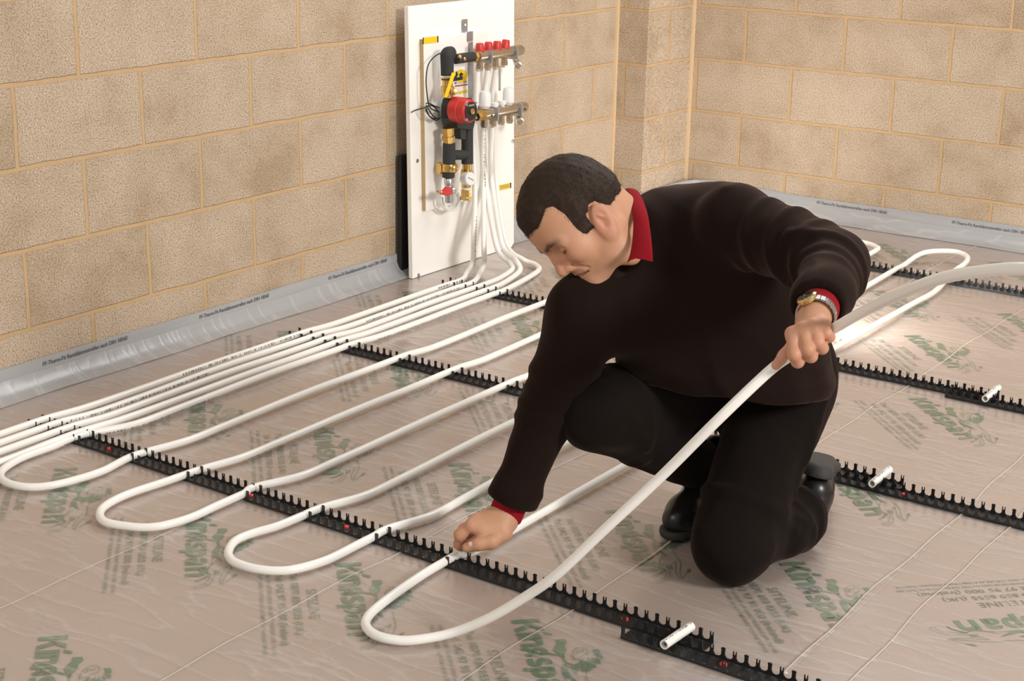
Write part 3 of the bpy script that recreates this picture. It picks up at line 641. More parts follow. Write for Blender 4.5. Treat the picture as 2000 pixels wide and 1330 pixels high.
MB().cyl(c1(932, 610, .03), c1(930, 840, .03), .0045, 10).build('support_rod', M['steel'], panel, smooth=True)
# cables
cab = [[(392,490),(340,515),(285,570),(258,640),(248,760),(258,880),(270,960),(300,1010),(372,1040)], [(250,975),(245,1020),(290,1090),(345,1115),(380,1090)], [(245,960),(280,960),(330,985),(372,1000)], [(262,1000),(300,1060),(350,1100),(372,1060)], [(110,1043),(150,1022),(210,1006),(262,990),(290,975)], [(250,1010),(275,1070),(320,1100),(365,1085),(350,1020),(300,980),(255,985)]]
for q in cab: MB().tube(spline([c1(x, y, .055 if i % 2 else .05) for i, (x, y) in enumerate(q)], 6), .0022, 8).build('black_cable', M['black_plastic'], panel, smooth=True)
# dark board standing behind the panel
a = at_x(784, 305, .03); b = at_x(784, 490, .03)
o = MB().add([(.012, a[1], .0), (.030, a[1], .0), (.030, a[1]+.35, .0), (.012, a[1]+.35, .0), (.012, a[1], a[2]), (.030, a[1], a[2]), (.030, a[1]+.35, a[2]), (.012, a[1]+.35, a[2])], [(0,3,2,1),(4,5,6,7),(0,1,5,4),(1,2,6,5),(2,3,7,6),(3,0,4,7)]).build('backing_sheet', mat('black_sheet', (.012, .012, .014), .5))
tag(o, 'narrow black board standing upright behind the left edge of the white manifold panel', 'board')
# ------------------------------------------------------------------ the kneeling man
f4 = np.float32
def rc(p, a, b, ra, rb):     # round cone
    a = np.array(a, f4); b = np.array(b, f4); ab = b-a; t = np.clip(((p-a)@ab)/max(ab@ab, 1e-9), 0, 1)
    return np.linalg.norm(p-a-t[:, None]*ab, axis=1)-(ra+(rb-ra)*t)
def chain(p, pts, rad, k=.01):
    d = None
    for i in range(len(pts)-1):
        e = rc(p, pts[i], pts[i+1], rad[i], rad[i+1]); d = e if d is None else smin(d, e, k)
    return d
def ell(p, c, ax, r):        # oriented ellipsoid; ax rows = axes
    q = (p-np.array(c, f4))@np.array(ax, f4).T; r = np.array(r, f4)
    k0 = np.linalg.norm(q/r, axis=1); k1 = np.linalg.norm(q/(r*r), axis=1)
    return k0*(k0-1)/np.maximum(k1, 1e-6)
def smin(a, b, k):
    h = np.maximum(k-np.abs(a-b), 0)/k; return np.minimum(a, b)-h*h*k*.25
def smax(a, b, k): return -smin(-a, -b, k)
def vnoise(p, s, seed=0):    # cheap smooth noise from summed sines
    r = np.random.default_rng(seed); o = np.zeros(len(p), f4)
    for i in range(5):
        w = r.normal(size=3); w /= np.linalg.norm(w); o += np.sin((p@w.astype(f4))*s*(.6+.8*r.random())+r.random()*6.28)
    return o/5
CORN = np.array([(0,0,0),(1,0,0),(0,1,0),(1,1,0),(0,0,1),(1,0,1),(0,1,1),(1,1,1)])
EDG = [(0,1),(2,3),(4,5),(6,7),(0,2),(1,3),(4,6),(5,7),(0,4),(1,5),(2,6),(3,7)]
def sdf_mesh(fn, lo, hi, h):
    lo = np.array(lo, f4); n = (np.ceil((np.array(hi)-lo)/h/4).astype(int)+1)
    gc = np.stack(np.meshgrid(*[np.arange(k+1) for k in n], indexing='ij'), -1).reshape(-1, 3)
    Dc = fn((lo+gc*(4*h)).astype(f4)).reshape(n+1)
    cell = np.ones(n, bool); mn = np.full(n, 9e9, f4)
    for c in CORN: mn = np.minimum(mn, np.abs(Dc[c[0]:c[0]+n[0], c[1]:c[1]+n[1], c[2]:c[2]+n[2]]))
    act = mn < 4*h*1.9
    N = n*4+1; V = np.repeat(np.repeat(np.repeat(Dc[:-1, :-1, :-1], 4, 0), 4, 1), 4, 2); V = np.pad(V, ((0, 1),)*3, mode='edge').copy()
    am = np.repeat(np.repeat(np.repeat(act, 4, 0), 4, 1), 4, 2); am = np.pad(am, ((0, 1),)*3, mode='edge')
    idx = np.argwhere(am)
    for i in range(0, len(idx), 400000):
        q = idx[i:i+400000]; V[q[:, 0], q[:, 1], q[:, 2]] = fn((lo+q*h).astype(f4))
    I = V < 0; m = N-1
    cnt = np.zeros(m, np.int8)
    for c in CORN: cnt += I[c[0]:c[0]+m[0], c[1]:c[1]+m[1], c[2]:c[2]+m[2]]
    cells = np.argwhere((cnt > 0) & (cnt < 8)); ids = np.full(m, -1, int); ids[tuple(cells.T)] = np.arange(len(cells))
    cv = np.stack([V[cells[:, 0]+c[0], cells[:, 1]+c[1], cells[:, 2]+c[2]] for c in CORN], 1)
    acc = np.zeros((len(cells), 3)); k = np.zeros(len(cells))
    for a, b in EDG:
        va, vb = cv[:, a], cv[:, b]; x = (va < 0) != (vb < 0); t = np.where(x, va/np.where(va == vb, 1, va-vb), 0)
        acc += np.where(x[:, None], CORN[a]+t[:, None]*(CORN[b]-CORN[a]), 0); k += x
    P = lo+(cells+acc/k[:, None])*h; faces = []
    for ax in range(3):
        u, w = (ax+1) % 3, (ax+2) % 3
        s0 = [slice(None)]*3; s1 = [slice(None)]*3; s0[ax] = slice(0, -1); s1[ax] = slice(1, None)
        A, B = I[tuple(s0)], I[tuple(s1)]; e = np.argwhere(A != B); ok = (e[:, u] > 0) & (e[:, w] > 0) & (e[:, u] < N[u]-1) & (e[:, w] < N[w]-1); e = e[ok]
        fl_ = A[tuple(e.T)]; du = np.eye(3, dtype=int)[u]; dw = np.eye(3, dtype=int)[w]
        q = [ids[tuple((e-o).T)] for o in (du+dw, dw, 0*du, du)]
        Q = np.stack(q, 1); Q = np.where(fl_[:, None], Q, Q[:, ::-1]); faces.append(Q)
    return P, np.vstack(faces)
def np_obj(name, P, Q, m, parent=None, smooth=True):
    me = bpy.data.meshes.new(name); me.from_pydata(P.tolist(), [], Q.tolist()); me.update()
    for x in (m if isinstance(m, (list, tuple)) else [m]): me.materials.append(x)
    me.polygons.foreach_set('use_smooth', [smooth]*len(me.polygons))
    o = bpy.data.objects.new(name, me); COL.objects.link(o)
    if parent: attach(o, parent)
    return o
def sdf_obj(name, fn, lo, hi, h, m, parent=None):
    P, Q = sdf_mesh(fn, lo, hi, h); return np_obj(name, P, Q, m, parent)

# --- materials
def cloth_mat(name, col, scale, sheen):
    m = mat(name, col, .92); t = NT(m); t.b.inputs['Sheen Weight'].default_value = sheen; t.b.inputs['Sheen Roughness'].default_value = .45; t.b.inputs['Sheen Tint'].default_value = (.9, .62, .5, 1); t.b.inputs['Specular IOR Level'].default_value = .06
    n = t.noise(t.mapping(), scale, 2); t.l(t.mix(n, tuple(c*.8 for c in col), tuple(c*1.2 for c in col)), t.b.inputs['Base Color'])
    t.bump(t.noise(t.mapping(), scale*1.6, 2), .25, .0015); return m
M['sweater'] = cloth_mat('sweater_knit', (.0130, .0076, .0062), 420, .11)
M['trouser'] = cloth_mat('trouser_cloth', (.0095, .0070, .0060), 500, .06)
M['shirt'] = cloth_mat('shirt_cotton', (.27, .010, .018), 600, .05)
M['boot'] = mat('boot_leather', (.012, .011, .011), .32); M['sole'] = mat('boot_sole', (.035, .033, .030), .7)
m = mat('skin', (.60, .345, .225), .56, Subsurface_Weight=.12, Subsurface_Scale=.012); M['skin'] = m; t = NT(m); t.b.inputs['Subsurface Radius'].default_value = (1, .35, .2)
n1 = t.noise(t.mapping(), 26, 3); n2 = t.noise(t.mapping(), 320, 2)
skin = t.mix(t.ramp(n1, [(.35, (0,)), (.7, (1,))]), (.53, .275, .155), (.57, .305, .195))
at_ = t.n('ShaderNodeAttribute', attribute_name='flush'); skin = t.mix(at_.outputs['Fac'], skin, (.54, .21, .14))
at2 = t.n('ShaderNodeAttribute', attribute_name='stubble'); skin = t.mix(t.math('MULTIPLY', at2.outputs['Fac'], t.math('MULTIPLY_ADD', n2, .8, .2)), skin, (.30, .20, .14))
at3 = t.n('ShaderNodeAttribute', attribute_name='lip'); skin = t.mix(at3.outputs['Fac'], skin, (.50, .20, .16))
at4 = t.n('ShaderNodeAttribute', attribute_name='brow'); skin = t.mix(t.math('MULTIPLY', at4.outputs['Fac'], t.math('MULTIPLY_ADD', n2, .7, .55)), skin, (.11, .06, .035))
at5 = t.n('ShaderNodeAttribute', attribute_name='nail'); skin = t.mix(at5.outputs['Fac'], skin, (.80, .55, .44))
t.l(skin, t.b.inputs['Base Color']); t.bump(n2, .12, .0008)
M['hair'] = mat('hair', (.050, .027, .016), .6, Specular_IOR_Level=.25); t = NT(M['hair']); hx = t.mix(t.noise(t.mapping(), 45, 2), (.010, .0055, .0035), (.030, .0155, .008)); t.l(t.mix(t.ramp(t.noise(t.mapping(), 900, 1), [(.35, (0,)), (.75, (.6,))]), hx, (.055, .032, .018)), t.b.inputs['Base Color']); t.bump(t.noise(t.mapping(), 700, 2), .5, .002)
M['watch_gold'] = mat('watch_gold', (.80, .62, .28), .22, 1); M['watch_dial'] = mat('watch_dial', (.02, .022, .025), .15)

# --- joints (metres)
hipL, hipR = np.array([2.097, -3.10, .335]), np.array([1.93, -3.14, .335])
knL, anL = np.array([2.143, -3.415, .085]), np.array([2.178, -3.150, .068])
knR, anR = np.array([1.850, -3.500, .335]), np.array([1.950, -3.150, .115])
shL, elL, wrL = at(1440, 436, 3.24), at(1630, 517, 3.03), at(1597, 607, 2.83)
shR, elR, wrR = at(1150, 612, 3.32), at(1072, 800, 3.41), at(989, 1002, 3.455)
# --- sweater
def fold(p, pts, r, amp):   # soft ridge along a polyline
    return -amp*np.exp(-(chain(p, pts, [0]*len(pts))/r)**2)
SW = dict(a1=at(1478, 745, 3.45), a2=at(1348, 720, 3.50), b1=at(1455, 560, 3.40), b2=at(1300, 560, 3.42), c1_=at(1420, 450, 3.34), c2_=at(1235, 520, 3.38))
def sweater(p):
    d = rc(p, SW['a1'], SW['b1'], .160, .145); d = smin(d, rc(p, SW['a2'], SW['b2'], .142, .138), .10)
    d = smin(d, rc(p, SW['b1'], shL, .130, .072), .09); d = smin(d, rc(p, SW['b2'], shR, .125, .070), .09)
    d = smin(d, rc(p, at(1335, 470, 3.42), at(1415, 455, 3.36), .122, .100), .07)
    d = smin(d, rc(p, at(1265, 480, 3.36), at(1180, 590, 3.34), .075, .06), .08)
    nz = .007*vnoise(p, 22, 3)+.003*vnoise(p, 60, 4)+.007*np.abs(vnoise(p, 30, 21))-.003
    aL = chain(p, [shL, elL], [.072, .063], .02); fL = chain(p, [elL, elL*.25+wrL*.75, wrL+(elL-wrL)*.06], [.063, .050, .046], .02)
    al = smin(aL, fL, .03)
    for i, (q, w) in enumerate((((.86), .022), ((.62), .018), ((.36), .02))):  pass
    aR = chain(p, [shR, elR, elR*.2+wrR*.8, wrR+(elR-wrR)*.07], [.074, .062, .047, .0425], .03)
    d = smin(d, al, .035); d = smin(d, aR, .04)
    # folds: elbow rings on the left sleeve, drapes across the chest and the right arm
    u = (elL-shL); u /= np.linalg.norm(u)
    for s_, am in ((.10, .006), (.17, .008), (.235, .007)):
        c = shL+u*s_; d += -am*np.exp(-(((p-c)@u.astype(f4)+.25*(p[:, 2]-c[2]))/.012)**2)*np.exp(-np.maximum(al, 0)/.03)*(np.abs(aL) < .05)
    w = (wrL-elL); w /= np.linalg.norm(w)
    for s_, am in ((.02, .007), (.062, .006), (.10, .004)):
        c = elL+w*s_; d += -am*np.exp(-(((p-c)@w.astype(f4)-.3*(p[:, 0]-c[0]))/.011)**2)*(np.abs(fL) < .05)
    v = (wrR-elR); v /= np.linalg.norm(v)
    for s_, am in ((-.05, .005), (-.015, .006), (.02, .005), (.20, .003), (.23, .003)):
        c = elR+v*s_; d += -am*np.exp(-(((p-c)@v.astype(f4)+.3*(p[:, 0]-c[0]))/.012)**2)*(np.abs(aR) < .05)
    for L_, r, a in (([at(1420, 370, 3.2), at(1430, 480, 3.18), at(1480, 580, 3.2)], .012, .006), ([at(1500, 560, 3.2), at(1480, 660, 3.22), at(1500, 760, 3.25)], .016, .009),
                     ([at(1540, 700, 3.2), at(1545, 760, 3.22)], .014, .007), ([at(1330, 560, 3.24), at(1360, 690, 3.26), at(1420, 770, 3.3)], .018, .007), ([at(1230, 600, 3.26), at(1290, 690, 3.28)], .016, .007), ([at(1600, 690, 3.2), at(1575, 770, 3.25)], .014, .007)):
        d += fold(p, L_, r, a)
    d += nz
    # neck opening and arm ends
    d = smax(d, -rc(p, at(1212, 470, 3.31), at(1188, 552, 3.16), .050, .030), .012)
    for e, w_ in ((wrL, elL), (wrR, elR)):
        ax = (e-w_)/np.linalg.norm(e-w_); near = np.linalg.norm(p-e, axis=1) < .16
        cut = (p-e)@ax.astype(f4)+(.012 if e is wrL else .027); d = np.where(near, smax(d, cut, .006), d)
        d = np.where(near, smax(d, -rc(p, e-ax*.05, e+ax*.1, .036, .036), .004), d)
    # hem
    h3 = [at(1395, 780, 3.30), at(1505, 792, 3.27), at(1632, 775, 3.47)]; hn = np.cross(h3[2]-h3[0], h3[1]-h3[0]); hn /= np.linalg.norm(hn); hn *= np.sign(hn[2]); hc = h3[1]; hem = (p-hc)@hn.astype(f4)+.004*np.sin(p[:, 0]*38)
    d = d-.006*np.exp(-((hem-.03)/.02)**2)
    return smax(d, np.where(np.linalg.norm(p-wrR, axis=1) < .40, -1.0, 1.0)*0-hem-9*(p[:, 1] < -3.49)*1.0, .006)
lo = np.array([1.60, -3.85, .02]); hi = np.array([2.60, -2.88, .98])
# --- trousers
def trousers(p):
    d = rc(p, hipL, knL, .112, .083); s = rc(p, knL, anL, .078, .056); d = smin(d, s, .03)
    r = smin(rc(p, hipR, knR, .108, .080), rc(p, knR, anR, .078, .058), .03)
    pel = ell(p, (hipL+hipR)/2+np.array([0, .03, .05]), np.eye(3), (.165, .150, .15))
    d = smin(smin(d, pel, .06), smin(r, pel, .06), .04)
    d = smin(d, rc(p, anL+np.array([0, -.10, 0]), anL, .064, .066), .02)
    for c, ax, am in ((knL+np.array([0, .06, .06]), (0, .6, .8), .006), (knL+np.array([0, .11, .05]), (0, .5, .85), .007), (anL+np.array([0, -.07, 0]), (0, 1, .2), .005), (anL+np.array([0, -.03, 0]), (0, 1, -.2), .006), (hipL+np.array([.02, -.08, -.06]), (.1, .75, -.65), .006), (hipL+np.array([.02, -.12, -.12]), (.2, .8, -.55), .005),
                    (knR+np.array([.02, .07, .02]), (.2, .95, .1), .005), (knR+np.array([.01, .035, -.03]), (.1, .8, .5), .005)):
        a = np.array(ax, f4); d += -am*np.exp(-(((p-c)@a)/.012)**2)*(np.linalg.norm(p-c, axis=1) < .13)
    d += .005*vnoise(p, 30, 8)+.003*vnoise(p, 70, 9)+.0035*np.abs(vnoise(p*np.array([1, 1, .35], f4), 52, 11))
    for e, k in ((anL, knL), (anR, knR)):
        ax = (e-k)/np.linalg.norm(e-k); near = np.linalg.norm(p-e, axis=1) < .13
        d = np.where(near, smax(d, (p-e)@ax.astype(f4)-(.012 if e is anL else .050), .008), d)
    return smax(d, .004-p[:, 2], .004)
# --- head frame
hF = -.635*AR-.772*AU; hF = .98*hF/np.linalg.norm(hF)-.20*AF; hF /= np.linalg.norm(hF)
hU = -(.772*AR-.635*AU)-.20*AF; hU -= hF*(hU@hF); hU /= np.linalg.norm(hU); hS = np.cross(hU, hF)
HS = 1.03
hO = at(1175, 427, 3.21)-hS*.074*HS+hF*.010*HS+hU*.016*HS
HM = np.stack([hF, hS, hU]).astype(f4)
def H(f, s, u): return hO+(hF*f+hS*s+hU*u)*HS
def head_local(q):
    E = np.eye(3); f, s, u = q[:, 0], q[:, 1], q[:, 2]; qs = np.stack([f, np.abs(s), u], 1)
    d = ell(q, (-.006, 0, .042), E, (.097, .076, .088))
    d = smin(d, ell(q, (.030, 0, .030), E, (.062, .063, .066)), .03)
    d = smin(d, ell(q, (.027, 0, -.040), E, (.053, .058, .066)), .03)
    d = smin(d, chain(qs, [(-.022, .056, -.050), (.018, .050, -.080), (.066, .016, -.098)], [.020, .018, .017], .02), .03)
    d = smin(d, rc(q, (.074, -.008, -.094), (.074, .008, -.094), .018, .018), .018)
    d = smin(d, ell(qs, (.056, .043, -.022), E, (.026, .022, .024)), .025)
    d = smin(d, rc(qs, (.084, .010, .014), (.069, .046, .013), .0105, .0105), .012)
    d = smax(d, -ell(qs, (.090, .030, -.003), E, (.018, .019, .013)), .013)
    d = smin(d, ell(qs, (.068, .031, -.004), E, (.0135, .0155, .0125)), .005)
    lid = rc(qs, (.0815, .022, -.0085), (.075, .043, -.008), .0006, .0006); d = smax(d, .0016-lid, .002)
    d = smin(d, chain(q, [(.079, 0, .012), (.090, 0, -.012), (.1005, 0, -.036)], [.0085, .0095, .0125], .01), .014)
    d = smin(d, ell(qs, (.085, .0125, -.039), E, (.014, .0085, .0095)), .007)
    d = smax(d, -ell(qs, (.089, .008, -.047), E, (.006, .0032, .0035)), .003)
    d = smin(d, ell(q, (.064, 0, -.056), E, (.020, .030, .022)), .02)
    d = smin(d, chain(qs, [(.084, 0, -.062), (.079, .012, -.062), (.069, .025, -.067)], [.0062, .0060, .003], .004), .006)
    d = smin(d, chain(qs, [(.083, 0, -.073), (.078, .012, -.073), (.069, .023, -.069)], [.0070, .0062, .003], .004), .006)
    mouth = chain(qs, [(.0905, 0, -.0675), (.0845, .013, -.0675), (.071, .028, -.0700)], [.0012, .0012, .0006], .002); d = smax(d, .0018-mouth, .0045)
    d = smax(d, .0012-chain(qs, [(.082, .021, -.040), (.077, .031, -.053), (.070, .036, -.064)], [.001, .001, .0004], .002), .006)
    # ears
    ta = .24; er = np.array([[math.cos(ta), 0, math.sin(ta)], [0, 1, 0], [-math.sin(ta), 0, math.cos(ta)]]); 
    er = er@np.array([[.93, -.36, 0], [.36, .93, 0], [0, 0, 1]])
    qe = qs-np.array([.004, .001, -.021], f4)
    e = ell(qe, (-.014, .079, .004), er, (.0195, .0075, .033)); e = smin(e, ell(qe, (-.004, .076, -.024), er, (.010, .006, .012)), .008)
    e = smax(e, -ell(qe, (-.009, .088, .004), er, (.0115, .0095, .0205)), .005)
    e = smin(e, chain(qe, [(-.016, .080, -.016), (-.020, .083, .002), (-.012, .083, .016)], [.003, .0032, .003], .004), .004)
    e = smin(e, rc(qe, (.001, .074, -.004), (.002, .0745, -.012), .0045, .004), .004)
    e = smax(e, -ell(qe, (-.006, .083, -.006), E, (.006, .009, .008)), .003)
    d = smin(d, e, .006)
    return d
nkB = at(1248, 478, 3.345)
def head(p):
    q = ((p-hO.astype(f4))@HM.T)/HS
    d = head_local(q)*HS
    d = smin(d, rc(p, H(-.030, 0, -.035), nkB, .060, .054), .03)
    d = smin(d, rc(p, H(-.006, .05, -.03), at(1235, 500, 3.24), .022, .018), .03)
    d = smin(d, rc(p, H(-.050, 0, -.005), at(1240, 455, 3.355), .056, .054), .03)
    return d
person_body = []
P1, Q1 = sdf_mesh(head, hO-.21, hO+.21, .0020)
# --- hands: rounded chains per finger joined softly to a palm
def D_(q): return [np.array(x) for x in q]
LH = dict(  # left fist over the pipe: (u, v, depth)
    palm=[(1597, 606, 2.835), (1560, 652, 2.772), (1576, 645, 2.768), (1592, 640, 2.770), (1607, 636, 2.776)],
    f=[[(1548, 652, 2.768), (1551, 692, 2.752), (1558, 706, 2.772), (1563, 700, 2.800)], [(1568, 643, 2.764), (1577, 682, 2.748), (1584, 696, 2.768), (1588, 688, 2.798)],
       [(1587, 636, 2.765), (1597, 668, 2.752), (1606, 680, 2.770), (1608, 670, 2.798)], [(1603, 632, 2.772), (1613, 650, 2.764), (1620, 658, 2.780), (1620, 648, 2.80)]],
    t=[(1585, 625, 2.83), (1556, 665, 2.812), (1532, 695, 2.806), (1516, 713, 2.800)])
LF = [[.0112, .0106, .0098, .0085], [.0112, .0105, .0096, .0085], [.0106, .0099, .0090, .008], [.0096, .0088, .0080, .007]]
def hand_l(p):
    pc = [at(*x) for x in LH['palm']]
    d = rc(p, wrL+(elL-wrL)*.3, at(1594, 616, 2.822), .031, .0315)
    for k in range(1, 5): d = smin(d, rc(p, at(1599-3*k, 604, 2.834), pc[k], .021, .0135), .014)
    d = smin(d, rc(p, at(1575, 630, 2.815), at(1590, 640, 2.80), .018, .016), .012)
    for ch, r in zip(LH['f'], LF):
        w = [at(*x) for x in ch]; d = smin(d, chain(p, w, r, .010), .0042)
        d = smin(d, rc(p, w[0], w[0]-AF*.001, .0108, .0108), .012)
    return smin(d, chain(p, [at(*x) for x in LH['t']], [.017, .0125, .0105, .0085], .008), .008)
pl = at(1590, 660, 2.79); P2, Q2 = sdf_mesh(hand_l, pl-.14, pl+.14, .0017)
RH = dict(f=[[(921, 1026, 3.415), (899, 1044, 3.425), (897, 1063, 3.445), (908, 1072, 3.462)], [(932, 1016, 3.43), (907, 1034, 3.455), (902, 1052, 3.475), (912, 1064, 3.485)], [(945, 1012, 3.45), (920, 1028, 3.48), (916, 1046, 3.50), (925, 1056, 3.505)], [(957, 1010, 3.468), (938, 1024, 3.50), (934, 1040, 3.515), (941, 1048, 3.52)]],
          t=[(983, 1040, 3.425), (958, 1057, 3.408), (936, 1062, 3.404), (913, 1069, 3.412)])
def hand_r(p):
    d = rc(p, wrR+(elR-wrR)*.3, at(985, 1008, 3.450), .031, .029)
    for ch, rr in zip(RH['f'], (.0145, .0145, .0135, .013)):
        d = smin(d, rc(p, at(982, 1015, 3.447), at(*ch[0]), .024, rr), .018)
    d = smin(d, rc(p, at(975, 1035, 3.425), at(945, 1038, 3.415), .021, .017), .02)
    for ch, r in zip(RH['f'], ([.0125, .0115, .010, .009], [.0125, .0115, .010, .009], [.0115, .0105, .0095, .008], [.010, .009, .008, .007])):
        d = smin(d, chain(p, [at(*x) for x in ch], r, .012), .0045)
    t_ = [at(*x) for x in RH['t']]; d = smin(d, chain(p, t_, [.020, .0155, .0130, .0112], .012), .005)
    d = smin(d, rc(p, at(950, 1046, 3.425), at(922, 1058, 3.435), .0165, .011), .010)
    d = smin(d, ell(p, at(921, 1063, 3.3985), np.stack([AR*.93-AU*.36, AR*.36+AU*.93, AF]), (.0078, .0058, .0018)), .0008)
    d = smax(d, .0016-chain(p, [at(955, 1043, 3.395), at(934, 1047, 3.392), at(925, 1050, 3.394)], [.0004]*3, .001), .004)
    return d
pr_ = at(945, 1035, 3.44); P3, Q3 = sdf_mesh(hand_r, pr_-.13, pr_+.13, .0017)
def core(p):   # the body under the clothes
    d = rc(p, (hipL+hipR)/2+np.array([0, .02, .06]), (SW['b1']+SW['b2'])/2, .12, .115); d = smin(d, rc(p, SW['b1'], shL, .09, .05), .05); d = smin(d, rc(p, SW['b2'], shR, .09, .05), .05)
    d = smin(d, rc(p, (SW['b1']+SW['b2'])/2, nkB, .10, .058), .05)
    d = smin(d, chain(p, [shL, elL, wrL], [.05, .042, .029], .02), .03); d = smin(d, chain(p, [shR, elR, wrR], [.05, .042, .029], .02), .03)
    d = smin(d, chain(p, [hipL, knL, anL], [.085, .056, .04], .02), .03); d = smin(d, chain(p, [hipR, knR, anR], [.085, .056, .04], .02), .03)
    return d
P4, Q4 = sdf_mesh(core, (1.62, -3.85, .01), (2.55, -2.85, .95), .010)
PP = np.vstack([P1, P2, P3, P4]); o1, o2, o3 = len(P1), len(P1)+len(P2), len(P1)+len(P2)+len(P3)
body = np_obj('person', PP, np.vstack([Q1, Q2+o1, Q3+o2, Q4+o3]), M['skin'])
tag(body, 'kneeling man in a dark sweater over a red shirt and dark trousers, holding a pipe', 'person')
# colour masks on the face
q = ((PP-hO)@HM.T)/HS; hm = np.arange(len(PP)) < o1
def gs(c, r, sym=True):
    z = np.stack([q[:, 0], np.abs(q[:, 1]) if sym else q[:, 1], q[:, 2]], 1)-np.array(c); return np.exp(-(np.linalg.norm(z/np.array(r), axis=1))**2)*hm
flush = .55*gs((.096, 0, -.033), (.022, .022, .022))+.30*gs((.066, .048, -.03), (.03, .03, .025))+.55*gs((-.010, .08, -.017), (.03, .02, .045))
kn = np.zeros(len(PP))
for L_, ch in ((LH, LH['f']), (RH, RH['f'])):
    for c in ch:
        for x in c[:3]: kn = np.maximum(kn, .5*np.exp(-(np.linalg.norm(PP-at(*x), axis=1)/.014)**2))
flush = np.clip(np.maximum(flush, kn*(~hm)), 0, 1)
stub = .30*np.clip(gs((.06, .03, -.09), (.05, .05, .035))+gs((.09, 0, -.062), (.02, .03, .010)), 0, 1)
lip = np.clip(gs((.083, 0, -.0625), (.012, .018, .0055))+gs((.082, 0, -.073), (.012, .017, .006)), 0, 1)*.75
z = np.stack([q[:, 0], np.abs(q[:, 1]), q[:, 2]], 1).astype(f4); bd = chain(z, [(.094, .012, .016), (.090, .030, .022), (.074, .050, .016)], [0, 0, 0], .001)
brow = np.exp(-(bd/.0072)**2)*hm*.8
q2 = PP-at(921, 1063, 3.398); nail = np.exp(-(np.linalg.norm(np.stack([(q2@(AR*.93-AU*.36))/.0075, (q2@(AR*.36+AU*.93))/.0056, q2@AF/.004], 1), axis=1))**6)*(~hm)
for nm, a in (('nail', nail), ('flush', flush), ('stubble', stub), ('lip', lip), ('brow', brow)):
    body.data.attributes.new(nm, 'FLOAT', 'POINT').data.foreach_set('value', a.astype(f4))
# garments
sdf_obj('sweater', sweater, lo, hi, .0055, M['sweater'], body)
sdf_obj('trousers', trousers, (1.68, -3.64, -.01), (2.36, -2.82, .56), .0055, M['trouser'], body)
# --- hair: close-cropped shell plus short strands
def hair_mask(q):   # > 0 inside the haired part of the scalp, metres
    f, s, u = q[:, 0], np.abs(q[:, 1]), q[:, 2]
    cap = u-(.062+.05*np.maximum(f-.05, 0)-.004*np.exp(-(s/.03)**2)*(f > .05)+.014*np.exp(-((f-.050)/.02)**2)*(s > .03))
    tem = np.minimum(.034+.15*np.maximum(u-.045, 0)-f, u-(-.014+.9*np.maximum(f-.028, 0)))
    ear = (np.sqrt(((f+.012)/.025)**2+((u+.016)/.036)**2)-1)*.028
    low = u-np.where(f > .006, -.016, np.where(f > -.028, .016, .006-1.3*np.clip(-.028-f, 0, .028)))
    tem = np.minimum(tem, low); tem = np.where(s > .045, np.minimum(tem, ear), tem)
    return np.maximum(cap, tem)
def hair(p):
    q = ((p-hO.astype(f4))@HM.T)/HS; E = np.eye(3)
    d = head(p)/HS
    th = np.clip(hair_mask(q)*.30, -.004, .0075)
    d = (d-th)*HS
    d = np.maximum(d, -(hair_mask(q)+.004)*.5)
    return d+.0012*vnoise(p, 260, 5)
hsh = sdf_obj('hair', hair, hO-.17, hO+.19, .0027, M['hair'], body)
hv = np.zeros(len(hsh.data.vertices)*3, f4); hsh.data.vertices.foreach_get('co', hv); hn = np.zeros_like(hv); hsh.data.vertices.foreach_get('normal', hn); hv = hv.reshape(-1, 3); hn = hn.reshape(-1, 3)
qq = ((hv-hO)@HM.T)/HS; out = np.linalg.norm(qq-np.array([0, 0, .03]), axis=1); 
r2 = np.random.default_rng(5); sel = np.where((hair_mask(qq) > -.004))[0]; sel = r2.choice(sel, min(len(sel)*3, 34000))
base = hv[sel]+r2.normal(size=(len(sel), 3))*.001; nrm = hn[sel]
wh = hO+(hF*-.045+hU*.11)*HS; flow = base-wh; flow -= nrm*(flow*nrm).sum(1)[:, None]; flow /= np.linalg.norm(flow, axis=1)[:, None]+1e-6
dr = nrm*.17+flow+r2.normal(size=(len(sel), 3))*.14; dr /= np.linalg.norm(dr, axis=1)[:, None]; ln = (.006+.006*r2.random(len(sel)))[:, None]
sd = np.cross(dr, nrm); sd /= np.linalg.norm(sd, axis=1)[:, None]+1e-6; wd = .00028
A = base-nrm*.002; V = np.stack([A+sd*wd, A-sd*wd, A+nrm*wd*1.3, A+dr*ln*.6+sd*wd*.7-nrm*.0006, A+dr*ln*.6-sd*wd*.7-nrm*.0006, A+dr*ln*.6+nrm*wd*.6-nrm*.0006, A+dr*ln-nrm*.0016], 1).reshape(-1, 3)
Fq = np.array([(0, 1, 4, 3), (1, 2, 5, 4), (2, 0, 3, 5), (3, 4, 6, 6), (4, 5, 6, 6), (5, 3, 6, 6)]); k = (np.arange(len(sel))*7)[:, None, None]
Fa = (k+Fq[None]).reshape(-1, 4); fl_ = [tuple(x[:3]) if x[2] == x[3] else tuple(x) for x in Fa.tolist()]
me = bpy.data.meshes.new('hair_strands'); me.from_pydata(V.tolist(), [], fl_); me.materials.append(M['hair'])
ho = bpy.data.objects.new('hair_strands', me); COL.objects.link(ho); attach(ho, hsh); ho['kind'] = 'stuff'
M['brow'] = mat('brow_hair', (.045, .024, .013), .6)
qb = ((P1-hO)@HM.T)/HS; zb = np.stack([qb[:, 0], np.abs(qb[:, 1]), qb[:, 2]], 1).astype(f4)
